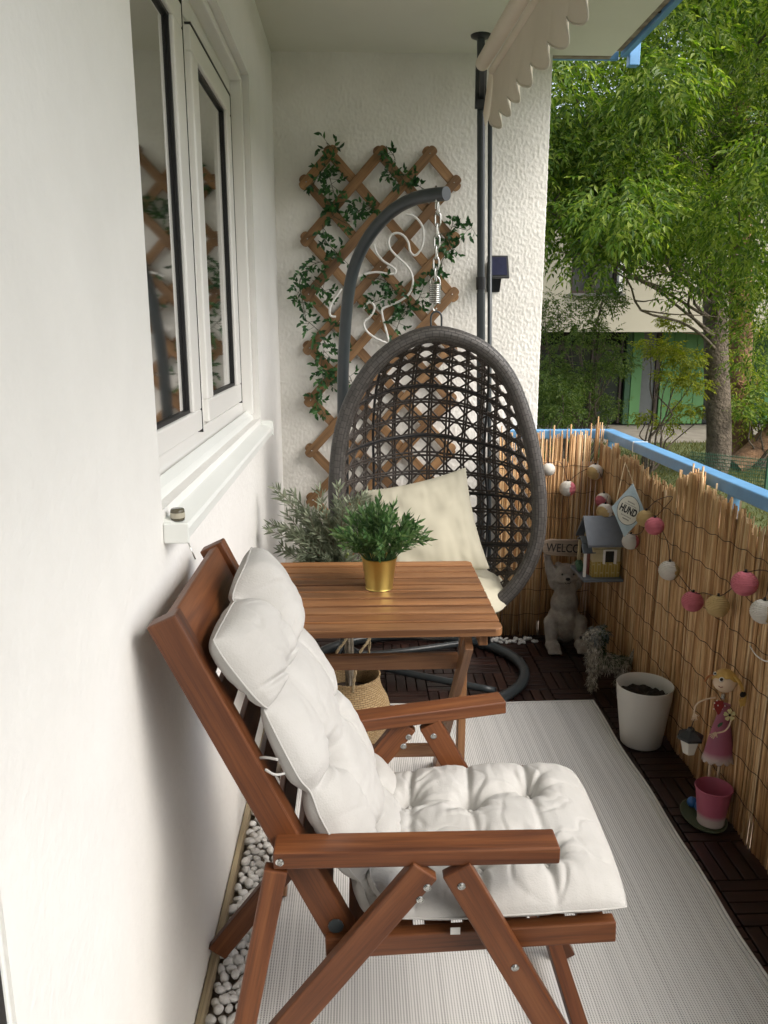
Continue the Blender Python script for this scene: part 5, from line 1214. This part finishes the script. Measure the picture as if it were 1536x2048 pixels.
def tree(name, label, base, trunkpts, r0, r1, clumps, n_, ma, bark, limbs, stem=None, **kw):
    t_ = thing(name, label, 'tree', base)
    b = MB(); pts = catmull(trunkpts, 6); k = len(pts); b.tube(pts, [r0*(1.25 if i == 0 else 1)+(r1-r0)*i/(k-1) for i in range(k)], 18, cap=False)
    b.v = [tuple(Vector(v)+Vector((noise.noise(Vector(v)*5), noise.noise(Vector(v)*5+Vector((9, 0, 0))), 0))*.03) for v in b.v]
    b.build('trunk', bark, t_)
    lb = MB()
    for c in random.sample(clumps, min(limbs, len(clumps))):
        c0 = Vector(c[0]); best = min(pts[len(pts)//4:], key=lambda q: (q-c0).length+abs(q.z-(c0.z-1.2))*.7); pp_ = limb(lb, best, c0, .030, .008, 5, .10)
        for _ in range(4): s0 = random.choice(pp_[len(pp_)//2:]); limb(lb, s0, s0+Vector((random.gauss(0, .6), random.gauss(0, .5), random.gauss(0, .35))), .014, .004, 3, .05, 5)
    if stem: sb3 = MB(); limb(sb3, stem[0], stem[1], .22, .14, 5, .04, 12); sb3.build('leaning_stem', bark, t_)
    lb.build('branches', bark, t_)
    V, Fc = compound(clumps, n_, **kw); npmesh('crown', V, Fc, ma, t_); return t_
def cl(x, y, Y, r): P = at(x, y, Y=Y); return (tuple(P), r)
# main ash tree: hanging sprays placed through the volume seen over the railing, and more beyond the frame
T1 = [Vector((7.0, 15.35, GZ)), at(1438, 900, Y=15.3), at(1432, 700, Y=15.2), at(1428, 540, Y=15.1), at(1424, 400, Y=15.0), at(1440, 220, Y=15.0), at(1462, 40, Y=15.0), at(1470, -200, Y=15.2)]
cl1 = []
for _ in range(150):
    Y = random.uniform(8.5, 15.5); x = random.uniform(1040, 1800); y = random.uniform(-330, 480)
    if y > 130+min(330, max(0, (x-1060)))*1.1+random.uniform(0, 60) and x < 1300 and y > 420: continue
    if 1120 < x < 1260 and 120 < y < 250 and random.random() < .45: continue
    cl1.append(cl(x, y, Y, random.uniform(.38, .75)*Y/12))
for _ in range(30): cl1.append(cl(random.uniform(1075, 1400), random.uniform(200, 450), random.uniform(9.5, 13), random.uniform(.4, .6)))
for (x, y, Y, r) in ((1120, 470, 10.5, .36), (1165, 520, 10, .36), (1200, 490, 10, .34), (1230, 455, 10.5, .36), (1275, 470, 11, .4), (1330, 505, 11.5, .38), (1375, 540, 11, .3), (1095, 420, 10, .35), (1350, 560, 12, .25), (1320, 450, 11, .45), (1380, 470, 11.5, .45), (1490, 560, 13, .6), (1530, 640, 13, .6), (1500, 480, 12.5, .65), (1450, 520, 13.4, .35), (1525, 540, 12, .55), (1510, 720, 14, .4)): cl1.append(cl(x, y, Y, r))
tree('ash_tree', 'large ash tree with feathery green leaves and a straight grey trunk on the lawn', T1[0], T1, .25, .14, cl1, 20500, M['ash'], M['bark'], 42, leafL=.095, npairs=4, raL=(.2, .36))
T2 = [Vector((8.2, 16.6, GZ)), at(1478, 800, Y=16.6), at(1482, 600, Y=16.6), at(1478, 300, Y=16.7), at(1474, 60, Y=16.8), at(1476, -200, Y=16.8)]
cl2 = [cl(random.uniform(1380, 1750), random.uniform(-300, 300), random.uniform(16, 19), random.uniform(.7, 1.1)) for _ in range(38)]
cl2 += [cl(random.uniform(1462, 1500), y, 16.3, .32) for y in range(560, 880, 26)]
tree('ivy_clad_tree', 'reddish barked tree wrapped in climbing leaves just right of the ash trunk', T2[0], T2, .24, .20, cl2, 4200, M['ash2'], M['barkred'], 16, leafL=.11, npairs=3, stem=(at(1468, 935, Y=15.9), at(1600, 800, Y=16.4)))
# young trees and shrubs nearer the building
def shrub(name, label, stemx, base, cls, n_, ma=None, leafL=.06, top=None):
    b0 = at(stemx, base[0], Y=base[1]); b0.z = GZ; t_ = thing(name, label, 'tree' if 'tree' in name else 'bush', b0); sb_ = MB()
    for c in cls: limb(sb_, b0+Vector((random.gauss(0, .05), 0, 0)), Vector(c[0]), .025, .006, 6, .07, 6)
    sb_.build('stems', M['bark'], t_); V, Fc = compound(cls, n_, leafL=leafL, npairs=3, wl=.45, raL=(.10, .2), droop=.15); npmesh('crown', V, Fc, ma or M['shrubleaf'], t_)
shrub('young_tree', 'slender young tree with small dark leaves in front of the ground floor window', 1150, (870, 14.5), [cl(random.uniform(1078, 1235), random.uniform(560, 835), random.uniform(13.8, 15), random.uniform(.22, .40)) for _ in range(32)], 2100)
shrub('young_tree', 'thin yellow green sapling in front of the green panels left of the ash trunk', 1300, (880, 15.5), [cl(x, y, Y, r) for x, y, Y, r in ((1330, 700, 15, .33), (1375, 715, 15, .3), (1300, 690, 15, .25), (1385, 765, 15, .3), (1340, 750, 15, .26), (1365, 820, 15.5, .25), (1330, 850, 15.6, .2), (1290, 830, 15.5, .18), (1345, 640, 15, .22), (1400, 820, 15.6, .2))], 620, M['ash2'], .075)
shrub('bush', 'dense dark bush at the foot of the end wall behind the balcony corner', 1090, (900, 12.5), [cl(random.uniform(1060, 1130), random.uniform(740, 870), random.uniform(12, 13), .28) for _ in range(10)], 900)
shrub('bush', 'leafy green undergrowth on the right around the foot of the trees', 1520, (900, 16), [cl(random.uniform(1480, 1640), random.uniform(760, 900), random.uniform(15.2, 16.5), .38) for _ in range(14)], 900, M['ash'], .08)
# taller trees behind the house
for (x, Y, h, r, nm) in ((13, 31, 13, 3.2, 'broad green tree rising behind the right part of the beige house'), (19, 29, 14, 3.4, 'tall yellow green tree at the far right behind the house'), (7.0, 33, 9.5, 2.4, 'lower tree behind the middle of the beige house roof')):
    base = Vector((x, Y, GZ)); cs = [((x+random.gauss(0, r*.45), Y+random.gauss(0, r*.4), h*random.uniform(.42, 1)-1), r*random.uniform(.25, .42)) for _ in range(26)]
    tree('background_tree', nm, base, [base, base+Vector((.2, 0, h*.4)), base+Vector((0, .1, h*.85))], .3, .1, cs, 1500, M['ash2'], M['bark'], 8, leafL=.24, npairs=3, raL=(.35, .6))
